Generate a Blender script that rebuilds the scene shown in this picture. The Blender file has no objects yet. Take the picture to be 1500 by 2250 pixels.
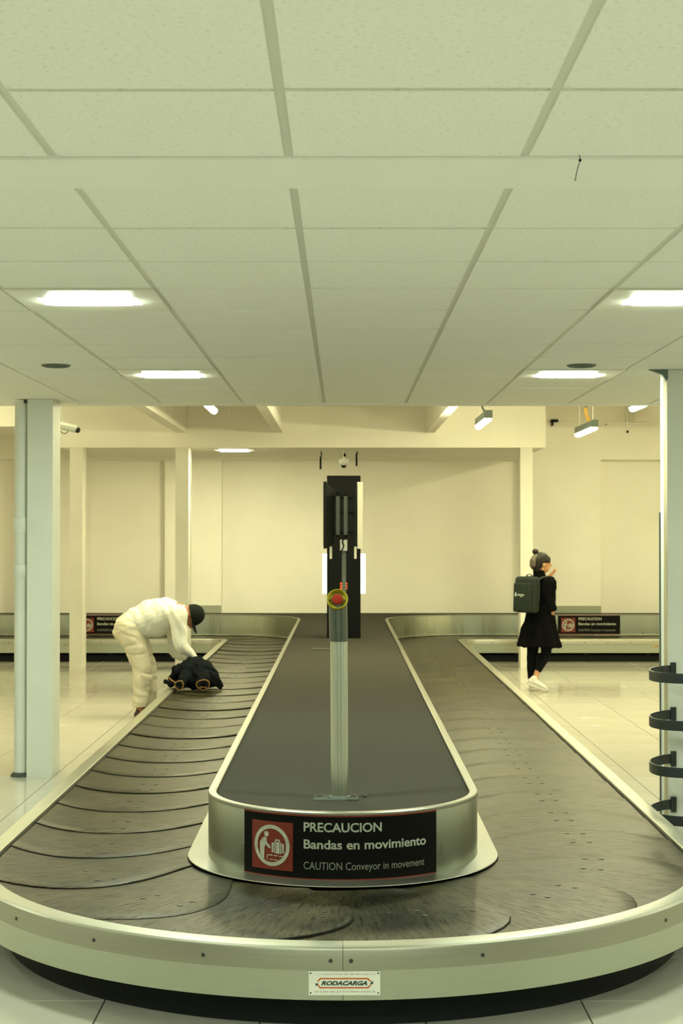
import bpy, bmesh, math, random
import numpy as np
from mathutils import Vector, Matrix, noise

random.seed(7)
sc = bpy.context.scene
col = sc.collection
PI = math.pi

# ------------------------------------------------------------------ camera, world, exposure
FPX, CAMH = 3400.0, 1.766
cam_d = bpy.data.cameras.new('camera')
cam_d.sensor_fit = 'VERTICAL'
cam_d.sensor_height = 36.0
cam_d.sensor_width = 24.0
cam_d.lens = 36.0 * FPX / 2250.0
cam_d.clip_start, cam_d.clip_end = 0.05, 100
cam = bpy.data.objects.new('camera', cam_d)
col.objects.link(cam)
cam.location = (0, 0, CAMH)
cam_d.dof.use_dof = True
cam_d.dof.focus_distance = 7.0
cam_d.dof.aperture_fstop = 8.0
cam.rotation_euler = (PI / 2 + math.atan(47 / FPX), 0, 3 / FPX)
sc.camera = cam
CAMROT = cam.rotation_euler.to_matrix()

world = bpy.data.worlds.new('world')
sc.world = world
world.use_nodes = True
world.node_tree.nodes['Background'].inputs[0].default_value = (1.0, 0.95, 0.7, 1)
world.node_tree.nodes['Background'].inputs[1].default_value = 0.05

sc.view_settings.view_transform = 'Standard'
sc.view_settings.look = 'None'
sc.view_settings.gamma = 1.0
sc.view_settings.use_curve_mapping = False
sc.view_settings.exposure = -0.36
try:
    sc.cycles.use_denoising = True
    sc.cycles.max_bounces = 12
    sc.cycles.diffuse_bounces = 8
    sc.cycles.glossy_bounces = 5
    sc.cycles.sample_clamp_indirect = 6.0
except Exception:
    pass

# lamp colours and strengths
COOL = (0.86, 1.0, 0.80)
WARM = (1.0, 0.955, 0.55)
S_TROFFER = 330.0
S_BATTEN = 285.0


def ray(px, py):
    return CAMROT @ Vector((px - 750.0, 1125.0 - py, -FPX))


def P(px, py, Y):
    """the point at depth Y that the photograph shows at pixel px, py"""
    d = ray(px, py)
    return Vector((0, 0, CAMH)) + d * (Y / d.y)


def proj(p):
    q = CAMROT.transposed() @ (Vector(p) - Vector((0, 0, CAMH)))
    return 750 + FPX * q.x / -q.z, 1125 - FPX * q.y / -q.z


# ------------------------------------------------------------------ materials
def mat(name, color, rough=0.6, metal=0.0, spec=0.5, emit=None, estr=0.0):
    m = bpy.data.materials.new(name)
    m.use_nodes = True
    b = m.node_tree.nodes['Principled BSDF']
    b.inputs['Base Color'].default_value = (*color, 1)
    b.inputs['Roughness'].default_value = rough
    b.inputs['Metallic'].default_value = metal
    b.inputs['Specular IOR Level'].default_value = spec
    if emit:
        b.inputs['Emission Color'].default_value = (*emit, 1)
        b.inputs['Emission Strength'].default_value = estr
    return m


def nodes(m):
    nt = m.node_tree
    return nt, nt.nodes['Principled BSDF']


def add(nt, kind, **kw):
    n = nt.nodes.new(kind)
    for k, v in kw.items():
        setattr(n, k, v)
    return n


def noise_tex(nt, scale, detail=4, rough=0.55, stretch=None, coord='Object', w=None):
    tc = add(nt, 'ShaderNodeTexCoord')
    n = add(nt, 'ShaderNodeTexNoise')
    n.inputs['Scale'].default_value = scale
    n.inputs['Detail'].default_value = detail
    n.inputs['Roughness'].default_value = rough
    if stretch:
        mp = add(nt, 'ShaderNodeMapping')
        mp.inputs['Scale'].default_value = stretch
        nt.links.new(tc.outputs[coord], mp.inputs[0])
        nt.links.new(mp.outputs[0], n.inputs['Vector'])
    else:
        nt.links.new(tc.outputs[coord], n.inputs['Vector'])
    return n


def ramp(nt, src, stops):
    r = add(nt, 'ShaderNodeValToRGB')
    el = r.color_ramp.elements
    while len(el) < len(stops):
        el.new(0.5)
    for e, (p, c) in zip(el, stops):
        e.position = p
        e.color = (*c, 1)
    nt.links.new(src, r.inputs[0])
    return r


def bump(nt, b, src, strength=0.2, dist=0.01):
    bp = add(nt, 'ShaderNodeBump')
    bp.inputs['Strength'].default_value = strength
    bp.inputs['Distance'].default_value = dist
    nt.links.new(src, bp.inputs['Height'])
    nt.links.new(bp.outputs[0], b.inputs['Normal'])


def mottled(name, c0, c1, scale, rough=0.7, metal=0.0, bstr=0.0, stretch=None, detail=4, bdist=0.004, spec=0.5, lo=0.35, hi=0.65):
    m = mat(name, c0, rough, metal, spec)
    nt, b = nodes(m)
    n = noise_tex(nt, scale, detail, 0.6, stretch)
    r = ramp(nt, n.outputs['Fac'], [(lo, c0), (hi, c1)])
    nt.links.new(r.outputs[0], b.inputs['Base Color'])
    if bstr:
        bump(nt, b, n.outputs['Fac'], bstr, bdist)
    return m


M = {}
M['plaster'] = mottled('plaster', (0.87, 0.875, 0.83), (0.89, 0.895, 0.85), 3, 0.75, bstr=0.05)
M['wall_paint'] = mottled('wall_paint', (0.79, 0.76, 0.68), (0.83, 0.80, 0.72), 1.2, 0.7, bstr=0.05)
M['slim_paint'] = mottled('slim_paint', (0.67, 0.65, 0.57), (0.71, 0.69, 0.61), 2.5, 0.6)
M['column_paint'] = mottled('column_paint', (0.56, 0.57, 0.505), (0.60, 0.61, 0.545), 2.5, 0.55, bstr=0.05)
M['tee'] = mat('tee_metal', (0.66, 0.67, 0.60), 0.45)
M['dark_gap'] = mat('dark_gap', (0.05, 0.06, 0.05), 0.9)

# mineral fibre tile: fine pits
m = mat('ceiling_tile', (0.80, 0.80, 0.76), 0.9, spec=0.2)
nt, b = nodes(m)
n1 = noise_tex(nt, 75, 3, 0.6)
r1 = ramp(nt, n1.outputs['Fac'], [(0.33, (0.74, 0.75, 0.70)), (0.41, (0.87, 0.88, 0.84)), (0.7, (0.89, 0.90, 0.86))])
nt.links.new(r1.outputs[0], b.inputs['Base Color'])
bump(nt, b, n1.outputs['Fac'], 0.22, 0.004)
M['tile'] = m

# polished floor tile
m = mat('floor_tile', (0.74, 0.70, 0.60), 0.09, spec=0.5)
nt, b = nodes(m)
oi = add(nt, 'ShaderNodeObjectInfo')
r0 = ramp(nt, oi.outputs['Random'], [(0.0, (0.470, 0.450, 0.385)), (1.0, (0.510, 0.488, 0.420))])
n1 = noise_tex(nt, 2.2, 5, 0.6)
r1 = ramp(nt, n1.outputs['Fac'], [(0.30, (0.93, 0.92, 0.88)), (0.6, (1, 1, 1))])
mx = add(nt, 'ShaderNodeMix', data_type='RGBA', blend_type='MULTIPLY')
mx.inputs[0].default_value = 1.0
nt.links.new(r0.outputs[0], mx.inputs[6])
nt.links.new(r1.outputs[0], mx.inputs[7])
nt.links.new(mx.outputs[2], b.inputs['Base Color'])
M['floor'] = m
M['grout'] = mat('grout', (0.05, 0.047, 0.036), 0.9)

# brushed stainless steel
def steel(name, c, rough, stretch, s=0.5):
    m = mat(name, c, rough, 1.0)
    nt, b = nodes(m)
    n = noise_tex(nt, 30, 4, 0.6, stretch)
    r = ramp(nt, n.outputs['Fac'], [(0.3, tuple(x * 0.93 for x in c)), (0.7, tuple(min(1, x * 1.04) for x in c))])
    nt.links.new(r.outputs[0], b.inputs['Base Color'])
    mr = add(nt, 'ShaderNodeMapRange')
    mr.inputs['To Min'].default_value = rough - 0.05
    mr.inputs['To Max'].default_value = rough + 0.07
    nt.links.new(n.outputs['Fac'], mr.inputs[0])
    nt.links.new(mr.outputs[0], b.inputs['Roughness'])
    return m


M['steel'] = steel('brushed_steel', (0.50, 0.53, 0.43), 0.34, (0.4, 0.4, 14))
M['steel_rim'] = steel('rim_steel', (0.40, 0.395, 0.32), 0.42, (0.06, 0.06, 6))
M['steel_flange'] = steel('flange_steel', (0.30, 0.295, 0.24), 0.40, (0.06, 0.06, 6))
M['steel_wall'] = steel('wall_steel', (0.46, 0.49, 0.41), 0.27, (0.15, 0.15, 0.01))
M['steel_pole'] = steel('pole_steel', (0.56, 0.585, 0.51), 0.30, (0.5, 0.5, 0.05))
M['steel_sleeve'] = steel('sleeve_steel', (0.12, 0.135, 0.12), 0.33, (3, 3, 0.2))
M['screw'] = mat('screw_head', (0.06, 0.065, 0.05), 0.5, 0.6)
M['kick'] = mat('kick_plate_black', (0.004, 0.005, 0.004), 0.6, spec=0.15)
M['plinth'] = mat('plinth_grey', (0.008, 0.010, 0.009), 0.6, spec=0.2)
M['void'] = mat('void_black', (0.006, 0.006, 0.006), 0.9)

# rubber belt slats: scuffed grey rubber with cross scratches
m = mat('belt_rubber', (0.16, 0.15, 0.11), 0.42, spec=0.5)
nt, b = nodes(m)
n1 = noise_tex(nt, 3.0, 6, 0.62)
n2 = noise_tex(nt, 9.0, 6, 0.7, (1.0, 7.0, 1.0), 'UV')
n3 = noise_tex(nt, 26.0, 4, 0.7, (1.0, 5.0, 1.0), 'UV')
r1 = ramp(nt, n1.outputs['Fac'], [(0.30, (0.006, 0.0068, 0.005)), (0.46, (0.021, 0.019, 0.0105)), (0.66, (0.052, 0.043, 0.022))])
r2 = ramp(nt, n2.outputs['Fac'], [(0.38, (0.22, 0.24, 0.22)), (0.47, (1, 1, 1))])
r3 = ramp(nt, n3.outputs['Fac'], [(0.30, (0.60, 0.60, 0.58)), (0.5, (1, 1, 1)), (0.72, (1.25, 1.22, 1.15))])
oi = add(nt, 'ShaderNodeObjectInfo')
r4 = ramp(nt, oi.outputs['Random'], [(0.0, (0.82, 0.83, 0.82)), (1.0, (1.12, 1.10, 1.05))])
cur = r1.outputs[0]
for r in (r2, r3, r4):
    mx = add(nt, 'ShaderNodeMix', data_type='RGBA', blend_type='MULTIPLY')
    mx.inputs[0].default_value = 1.0
    nt.links.new(cur, mx.inputs[6])
    nt.links.new(r.outputs[0], mx.inputs[7])
    cur = mx.outputs[2]
nt.links.new(cur, b.inputs['Base Color'])
mr = add(nt, 'ShaderNodeMapRange')
mr.inputs['To Min'].default_value = 0.32
mr.inputs['To Max'].default_value = 0.48
nt.links.new(n1.outputs['Fac'], mr.inputs[0])
nt.links.new(mr.outputs[0], b.inputs['Roughness'])
bump(nt, b, n2.outputs['Fac'], 0.35, 0.003)
b.inputs['Specular Tint'].default_value = (1.0, 0.82, 0.46, 1)
ms = add(nt, 'ShaderNodeMapRange')          # dust and scratches take the gloss away
ms.inputs['From Min'].default_value = 0.38
ms.inputs['From Max'].default_value = 0.62
ms.inputs['To Min'].default_value = 0.08
ms.inputs['To Max'].default_value = 0.27
nt.links.new(n2.outputs['Fac'], ms.inputs[0])
nt.links.new(ms.outputs[0], b.inputs['Specular IOR Level'])
M['belt'] = m
M['belt_edge'] = mat('belt_edge', (0.018, 0.018, 0.014), 0.95, spec=0.08)  # dark edge strip; the shade of the slat seams is put into its colour

M['carpet'] = mottled('grey_carpet', (0.027, 0.0255, 0.0185), (0.041, 0.038, 0.027), 160, 0.95, bstr=0.5, bdist=0.003, spec=0.15)
M['carpet_stain'] = mottled('carpet_dark', (0.05, 0.055, 0.045), (0.08, 0.085, 0.07), 60, 0.95, bstr=0.4, spec=0.1)
M['carpet_far'] = mottled('dark_carpet', (0.026, 0.0245, 0.0175), (0.038, 0.036, 0.026), 120, 0.95, bstr=0.4, bdist=0.003, spec=0.15)
M['black'] = mat('satin_black', (0.004, 0.0045, 0.004), 0.7, spec=0.12)
M['black_gloss'] = mat('gloss_black', (0.004, 0.0045, 0.004), 0.5, spec=0.12)
M['sign_black'] = mat('sign_black', (0.004, 0.004, 0.003), 0.5, spec=0.1)
M['sign_red'] = mat('sign_red', (0.15, 0.017, 0.007), 0.4)
M['sign_white'] = mottled('sign_white', (0.34, 0.35, 0.28), (0.44, 0.45, 0.36), 40, 0.5)
M['sign_grey'] = mat('sign_grey', (0.21, 0.22, 0.18), 0.5)
M['plate_white'] = mottled('plate_white', (0.74, 0.74, 0.66), (0.82, 0.82, 0.74), 20, 0.4)
M['logo_green'] = mat('logo_green', (0.03, 0.06, 0.045), 0.5)
M['logo_orange'] = mat('logo_orange', (0.55, 0.11, 0.02), 0.5)
M['fine_print'] = mat('fine_print', (0.42, 0.42, 0.36), 0.6)
M['yellow'] = mat('estop_yellow', (0.26, 0.215, 0.006), 0.4)
M['estop_red'] = mat('estop_red', (0.19, 0.017, 0.006), 0.8, spec=0.1)
M['bracket_grey'] = mat('bracket_grey', (0.075, 0.095, 0.078), 0.5)
M['shell_grey'] = mat('monitor_shell', (0.52, 0.50, 0.42), 0.5)
M['pale_pipe'] = mat('pale_pipe', (0.76, 0.75, 0.66), 0.5)
M['pipe_white'] = mottled('pipe_white', (0.56, 0.575, 0.51), (0.60, 0.615, 0.55), 4, 0.4)
M['camera_white'] = mat('camera_white', (0.62, 0.64, 0.58), 0.4)
M['green_trim'] = mat('green_grey_base', (0.30, 0.31, 0.24), 0.6)
M['orange_cable'] = mat('orange_cable', (0.60, 0.34, 0.03), 0.5)
M['vent'] = mat('vent_grey', (0.10, 0.13, 0.11), 0.6)
M['troffer'] = mat('troffer_enamel', (0.80, 0.80, 0.74), 0.4)
M['lamp_cool'] = mat('lamp_cool', (0.8, 0.8, 0.8), 0.5, emit=COOL, estr=S_TROFFER)
M['lamp_warm'] = mat('lamp_warm', (0.8, 0.8, 0.8), 0.5, emit=WARM, estr=S_BATTEN)
M['screen_white'] = mat('lit_screen', (0.6, 0.6, 0.6), 0.4, emit=(0.92, 0.95, 1.0), estr=2.2)
M['led_orange'] = mat('led_orange', (0.2, 0.03, 0.0), 0.4, emit=(1.0, 0.13, 0.01), estr=1.1)
M['stain'] = mottled('rust_stain', (0.22, 0.18, 0.085), (0.36, 0.31, 0.18), 5, 0.8, stretch=(3, 3, 0.6))
M['hoop'] = mottled('hoop_black', (0.012, 0.016, 0.015), (0.02, 0.025, 0.023), 8, 0.4)
M['steel_guard'] = mat('corner_guard', (0.60, 0.62, 0.58), 0.4, 0.6)
# people
M['skin_man'] = mat('skin_brown', (0.32, 0.125, 0.05), 0.55)
M['skin_woman'] = mat('skin_tan', (0.52, 0.26, 0.12), 0.5)
M['shirt'] = mottled('white_shirt', (0.66, 0.65, 0.58), (0.72, 0.70, 0.63), 12, 0.9, bstr=0.15, spec=0.2)
M['trousers'] = mottled('beige_trousers', (0.56, 0.51, 0.38), (0.63, 0.58, 0.45), 10, 0.9, bstr=0.2, spec=0.2)
M['cap'] = mat('black_cap', (0.006, 0.007, 0.006), 0.9, spec=0.2)
M['shoe_brown'] = mat('dark_brown_shoe', (0.035, 0.014, 0.010), 0.5)
M['jacket'] = mottled('navy_padding', (0.003, 0.0042, 0.0048), (0.006, 0.008, 0.009), 18, 0.9, spec=0.06, bstr=0.3, bdist=0.006)
M['jacket_trim'] = mat('orange_trim', (0.26, 0.13, 0.025), 0.7)
M['coat'] = mottled('black_coat', (0.003, 0.003, 0.003), (0.005, 0.005, 0.005), 20, 1.0, spec=0.04)
M['legging'] = mottled('black_leggings', (0.004, 0.0045, 0.005), (0.007, 0.008, 0.009), 20, 0.9, spec=0.06)
M['hair'] = mottled('dark_hair', (0.008, 0.0065, 0.004), (0.022, 0.017, 0.009), 40, 0.6, spec=0.25, stretch=(1, 1, 0.15))
M['hair_tail'] = mottled('brown_hair', (0.03, 0.023, 0.012), (0.10, 0.075, 0.04), 45, 0.5, stretch=(1, 1, 0.12))
M['sneaker'] = mottled('white_sneaker', (0.64, 0.62, 0.55), (0.72, 0.70, 0.63), 15, 0.6)
M['sole'] = mat('sneaker_sole', (0.45, 0.42, 0.34), 0.7)
M['backpack'] = mottled('grey_green_backpack', (0.016, 0.022, 0.017), (0.024, 0.031, 0.025), 30, 0.85, spec=0.12, bstr=0.15)
M['zip'] = mat('backpack_zip', (0.010, 0.012, 0.010), 0.6)
M['pale_print'] = mat('pale_print', (0.62, 0.63, 0.55), 0.6)
M['eye'] = mat('dark_eye', (0.02, 0.012, 0.008), 0.3)
M['lips'] = mat('lips', (0.36, 0.11, 0.06), 0.5)
M['earring'] = mat('earring', (0.8, 0.78, 0.66), 0.3, 0.6)


# ------------------------------------------------------------------ builders
class MB:
    def __init__(self):
        self.v, self.f, self.mi, self.uv = [], [], [], None

    def box(self, x0, x1, y0, y1, z0, z1, mi=0):
        b = len(self.v)
        self.v += [(x, y, z) for z in (z0, z1) for y in (y0, y1) for x in (x0, x1)]
        for q in ((0, 2, 3, 1), (4, 5, 7, 6), (0, 1, 5, 4), (2, 6, 7, 3), (0, 4, 6, 2), (1, 3, 7, 5)):
            self.f.append([b + i for i in q])
            self.mi.append(mi)
        return self

    def hexa(self, eight, mi=0):
        """eight corners: bottom ring of four then top ring of four"""
        b = len(self.v)
        self.v += [tuple(p) for p in eight]
        for q in ((3, 2, 1, 0), (4, 5, 6, 7), (0, 1, 5, 4), (1, 2, 6, 5), (2, 3, 7, 6), (3, 0, 4, 7)):
            self.f.append([b + i for i in q])
            self.mi.append(mi)
        return self

    def poly(self, pts, mi=0):
        b = len(self.v)
        self.v += [tuple(p) for p in pts]
        self.f.append(list(range(b, b + len(pts))))
        self.mi.append(mi)
        return self

    def prism(self, pts, ext, mi=0):
        """pts: planar ring; ext: extrusion vector"""
        e = Vector(ext)
        n = len(pts)
        b = len(self.v)
        self.v += [tuple(p) for p in pts] + [tuple(Vector(p) + e) for p in pts]
        self.f.append(list(range(b + n - 1, b - 1, -1)))
        self.f.append(list(range(b + n, b + 2 * n)))
        self.mi += [mi, mi]
        for i in range(n):
            j = (i + 1) % n
            self.f.append([b + i, b + j, b + n + j, b + n + i])
            self.mi.append(mi)
        return self

    def cyl(self, p0, p1, r0, r1=None, n=20, mi=0, cap=True):
        r1 = r0 if r1 is None else r1
        p0, p1 = Vector(p0), Vector(p1)
        t = (p1 - p0).normalized()
        s = t.orthogonal().normalized()
        o = t.cross(s)
        b = len(self.v)
        for p, r in ((p0, r0), (p1, r1)):
            for i in range(n):
                a = 2 * PI * i / n
                self.v.append(tuple(p + s * math.cos(a) * r + o * math.sin(a) * r))
        for i in range(n):
            j = (i + 1) % n
            self.f.append([b + i, b + j, b + n + j, b + n + i])
            self.mi.append(mi)
        if cap:
            self.f.append(list(range(b + n - 1, b - 1, -1)))
            self.f.append(list(range(b + n, b + 2 * n)))
            self.mi += [mi, mi]
        return self

    def lathe(self, c, axis, prof, n=32, mi=0):
        """prof: (distance along axis, radius) pairs, closed at both ends when radius is 0"""
        c, t = Vector(c), Vector(axis).normalized()
        s = t.orthogonal().normalized()
        o = t.cross(s)
        rings = []
        for d, r in prof:
            if r <= 1e-6:
                self.v.append(tuple(c + t * d))
                rings.append([len(self.v) - 1])
            else:
                b = len(self.v)
                for i in range(n):
                    a = 2 * PI * i / n
                    self.v.append(tuple(c + t * d + s * math.cos(a) * r + o * math.sin(a) * r))
                rings.append(list(range(b, b + n)))
        for A, B in zip(rings, rings[1:]):
            for i in range(n):
                j = (i + 1) % n
                if len(A) == 1 and len(B) == 1:
                    continue
                if len(A) == 1:
                    self.f.append([A[0], B[j], B[i]])
                elif len(B) == 1:
                    self.f.append([A[i], A[j], B[0]])
                else:
                    self.f.append([A[i], A[j], B[j], B[i]])
                self.mi.append(mi)
        return self

    def tube(self, pts, rad, lat=(0, 1, 0), n=14, k=4, mi=0, cap=True):
        """smooth tube through pts; rad: radius or (lateral, other) per point"""
        P_ = [Vector(p) for p in pts]
        R_ = [(r, r) if not isinstance(r, (tuple, list)) else tuple(r) for r in rad]
        pp, rr = [], []
        N = len(P_)
        for i in range(N - 1):
            p0, p1, p2, p3 = P_[max(i - 1, 0)], P_[i], P_[i + 1], P_[min(i + 2, N - 1)]
            for j in range(k):
                t = j / k
                pp.append(0.5 * ((2 * p1) + (p2 - p0) * t + (2 * p0 - 5 * p1 + 4 * p2 - p3) * t * t + (3 * p1 - p0 - 3 * p2 + p3) * t ** 3))
                u = t * t * (3 - 2 * t)
                rr.append(tuple(R_[i][q] * (1 - u) + R_[i + 1][q] * u for q in (0, 1)))
        pp.append(P_[-1])
        rr.append(R_[-1])
        lat = Vector(lat)
        rings = []
        tans = []
        for i in range(len(pp)):
            t = (pp[min(i + 1, len(pp) - 1)] - pp[max(i - 1, 0)])
            t = t.normalized() if t.length > 1e-9 else Vector((0, 0, 1))
            tans.append(t)
        seq = []
        if cap in (True, 'start'):
            for q, sh in ((0.92, 0.38), (0.62, 0.78)):
                seq.append((pp[0] - tans[0] * q * min(rr[0]), [x * sh for x in rr[0]], tans[0]))
        seq += [(p, r, t) for p, r, t in zip(pp, rr, tans)]
        if cap in (True, 'end'):
            for q, sh in ((0.62, 0.78), (0.92, 0.38)):
                seq.append((pp[-1] + tans[-1] * q * min(rr[-1]), [x * sh for x in rr[-1]], tans[-1]))
        for p, r, t in seq:
            s = lat - t * lat.dot(t)
            if s.length < 1e-4:
                s = t.orthogonal()
            s.normalize()
            o = t.cross(s)
            b = len(self.v)
            for i in range(n):
                a = 2 * PI * i / n
                self.v.append(tuple(p + s * math.cos(a) * r[0] + o * math.sin(a) * r[1]))
            rings.append(b)
        for A, B in zip(rings, rings[1:]):
            for i in range(n):
                j = (i + 1) % n
                self.f.append([A + i, A + j, B + j, B + i])
                self.mi.append(mi)
        self.f.append([rings[0] + i for i in range(n - 1, -1, -1)])
        self.f.append([rings[-1] + i for i in range(n)])
        self.mi += [mi, mi]
        return self

    def ell(self, c, rx, ry, rz, rot=None, n=16, mi=0):
        rot = rot or Matrix.Identity(3)
        prev = len(self.v)
        prof = [(-math.cos(PI * i / 10), math.sin(PI * i / 10)) for i in range(11)]
        tmp = MB()
        tmp.lathe((0, 0, 0), (0, 0, 1), prof, n)
        self.v += [tuple(Vector(c) + rot @ Vector((x * rx, y * ry, z * rz))) for x, y, z in tmp.v]
        self.f += [[prev + i for i in f] for f in tmp.f]
        self.mi += [mi] * len(tmp.f)
        return self

    def mesh(self, name, mats, smooth=False, angle=None):
        me = bpy.data.meshes.new(name)
        me.from_pydata(self.v, [], self.f)
        for m_ in (mats if isinstance(mats, (list, tuple)) else [mats]):
            me.materials.append(m_)
        me.polygons.foreach_set('material_index', self.mi)
        if self.uv is not None:
            ul = me.uv_layers.new(name='UVMap')
            li = np.empty(len(me.loops), dtype=np.int32)
            me.loops.foreach_get('vertex_index', li)
            ul.data.foreach_set('uv', np.array(self.uv, dtype=np.float32)[li].ravel())
        if smooth:
            me.shade_smooth()
            if angle:
                me.set_sharp_from_angle(angle=math.radians(angle))
        me.update()
        return me


def fix(me):
    bm = bmesh.new()
    bm.from_mesh(me)
    bmesh.ops.recalc_face_normals(bm, faces=bm.faces)
    bm.to_mesh(me)
    bm.free()
    return me


WORLD = {}          # world position of every parent's origin


def link(name, data, parent=None):
    o = bpy.data.objects.new(name, data)
    col.objects.link(o)
    if parent is not None:
        o.parent = parent
        o.matrix_parent_inverse = Matrix.Translation(-WORLD.get(parent.name, Vector((0, 0, 0))))
    return o


def build(name, mb, mats, parent=None, smooth=False, angle=40, local=False):
    """mb is in world coordinates unless local"""
    me = fix(mb.mesh(name, mats, smooth, angle))
    if smooth:
        me.shade_smooth()
        me.set_sharp_from_angle(angle=math.radians(angle))
    o = link(name, me, parent)
    if local and parent is not None:
        o.matrix_parent_inverse = Matrix.Identity(4)
        WORLD[o.name] = WORLD.get(parent.name, Vector((0, 0, 0)))
    return o


def tag(o, label=None, cat=None, group=None, kind=None):
    if label: o['label'] = label
    if cat: o['category'] = cat
    if group: o['group'] = group
    if kind: o['kind'] = kind
    return o


def thing(name, label, cat, loc=(0, 0, 0), group=None, kind=None):
    o = bpy.data.objects.new(name, None)
    o.empty_display_size = 0.1
    col.objects.link(o)
    o.location = loc
    WORLD[o.name] = Vector(loc)
    return tag(o, label, cat, group, kind)


def dup(root, loc, label, group=None):
    r = root.copy()
    col.objects.link(r)
    r.location = loc
    r['label'] = label
    if group: r['group'] = group
    for ch in list(root.children):
        c = ch.copy()
        col.objects.link(c)
        c.parent = r
        for g in ch.children:
            d = g.copy()
            col.objects.link(d)
            d.parent = c
    return r


def blob(name, mb, material, parent, voxel=0.008, smooth=4, disp=None):
    """union of the closed tubes as one continuous surface"""
    me = fix(mb.mesh(name + '_base', material))
    o = bpy.data.objects.new(name + '_base', me)
    col.objects.link(o)
    r = o.modifiers.new('r', 'REMESH')
    r.mode = 'VOXEL'
    r.voxel_size = voxel
    s = o.modifiers.new('s', 'SMOOTH')
    s.iterations = smooth
    s.factor = 0.5
    dg = bpy.context.evaluated_depsgraph_get()
    me2 = bpy.data.meshes.new_from_object(o.evaluated_get(dg))
    me2.name = name
    bpy.data.objects.remove(o)
    if disp:
        n = len(me2.vertices)
        nor = [v.normal.copy() for v in me2.vertices]
        for i, v in enumerate(me2.vertices):
            v.co = v.co + nor[i] * disp(v.co)
    me2.materials.clear()
    me2.materials.append(material)
    me2.polygons.foreach_set('material_index', [0] * len(me2.polygons))
    me2.shade_smooth()
    me2.update()
    return link(name, me2, parent)


_capcache = {}


def text_flat(body, bold=0.0, shear=0.0):
    """vertices (scaled so cap height is 1, baseline 0, left 0), faces, width"""
    def raw(txt):
        cu = bpy.data.curves.new('t', 'FONT')
        cu.body = txt
        cu.size = 1.0
        cu.offset = bold
        cu.shear = shear
        cu.resolution_u = 4
        o = bpy.data.objects.new('t', cu)
        col.objects.link(o)
        dg = bpy.context.evaluated_depsgraph_get()
        me = bpy.data.meshes.new_from_object(o.evaluated_get(dg))
        v = [tuple(x.co) for x in me.vertices]
        f = [list(p.vertices) for p in me.polygons]
        bpy.data.objects.remove(o)
        bpy.data.curves.remove(cu)
        bpy.data.meshes.remove(me)
        return v, f
    key = (bold, shear)
    if key not in _capcache:
        vv, _ = raw('H')
        _capcache[key] = (min(p[1] for p in vv), max(p[1] for p in vv))
    b0, b1 = _capcache[key]
    v, f = raw(body)
    x0 = min(p[0] for p in v)
    x1 = max(p[0] for p in v)
    s = b1 - b0
    return [((p[0] - x0) / s, (p[1] - b0) / s) for p in v], f, (x1 - x0) / s


def text_mb(body, u0, u1, v0, cap, mapf, bold=0.0, shear=0.0):
    v, f, w = text_flat(body, bold, shear)
    mb = MB()
    mb.v = [tuple(mapf(u0 + x / w * (u1 - u0), v0 + y * cap)) for x, y in v]
    mb.f = f
    mb.mi = [0] * len(f)
    return mb


# ================================================================== SETTING
CEIL = 2.742
# ---- floor
FX0, FX1, FY0, FY1 = -7.5, 7.5, -5.5, 23.2
floor = build('floor', MB().box(FX0, FX1, FY0, FY1, -0.12, -0.004), M['grout'])
tag(floor, 'pale polished tile floor around the baggage carousel', 'floor', kind='structure')


def tile_box(w, d, h=0.006):
    mb = MB()
    e = 0.0015
    g = 0.005
    x0, x1, y0, y1 = g / 2, w - g / 2, g / 2, d - g / 2
    mb.v = [(x0, y0, -h), (x1, y0, -h), (x1, y1, -h), (x0, y1, -h), (x0, y0, -e), (x1, y0, -e), (x1, y1, -e), (x0, y1, -e),
            (x0 + e, y0 + e, 0), (x1 - e, y0 + e, 0), (x1 - e, y1 - e, 0), (x0 + e, y1 - e, 0)]
    for k in (0, 4):
        for i in range(4):
            j = (i + 1) % 4
            mb.f.append([k + i, k + j, k + 4 + j, k + 4 + i])
    mb.f.append([8, 9, 10, 11])
    mb.mi = [0] * len(mb.f)
    return mb


T = 0.6
tile_me = fix(tile_box(T, T).mesh('floor_tile', M['floor']))
cells = []
for i in range(-16, 10):
    for j in range(-19, 29):
        x, y = 2.1 + T * i, 5.87 + T * j
        if x < FX0 or x + T > FX1 or y < FY0 or y + T > FY1:
            continue
        # under the carousel body?
        cx, cy = x + T / 2, y + T / 2
        inside = (abs(cx) + T / 2 < 1.50 and cy - T / 2 > 7.2) or (cy - T / 2 > 21.1)
        if not inside and max(math.hypot(xx, yy - 7.08) for xx in (x, x + T) for yy in (y, y + T)) < 1.5:
            inside = True
        if inside:
            continue
        vis = False
        area = 0
        if y > 4.5:
            pr = [proj((xx, yy, 0)) for xx in (x, x + T) for yy in (y, y + T)]
            if any(-20 < a < 1520 and b < 2270 for a, b in pr) or (min(a for a, b in pr) < 0 < max(a for a, b in pr)):
                vis = min(b for a, b in pr) < 2250 and max(a for a, b in pr) > 0 and min(a for a, b in pr) < 1500
                area = 1 / y ** 3
        cells.append((0 if vis else 1, y, abs(x), x, y))
cells.sort()
rest = MB()
cnt = 0
for inv, _, _, x, y in cells:
    if inv == 0 and cnt < 298:
        o = link('floor_tile', tile_me, floor)
        o.location = (x, y, 0)
        cnt += 1
    else:
        t_ = tile_box(T, T)
        b0 = len(rest.v)
        rest.v += [(a + x, b + y, c) for a, b, c in t_.v]
        rest.f += [[b0 + q for q in f_] for f_ in t_.f]
        rest.mi += t_.mi
o = build('floor_tile_field', rest, M['floor'], floor)
o['kind'] = 'stuff'

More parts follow.
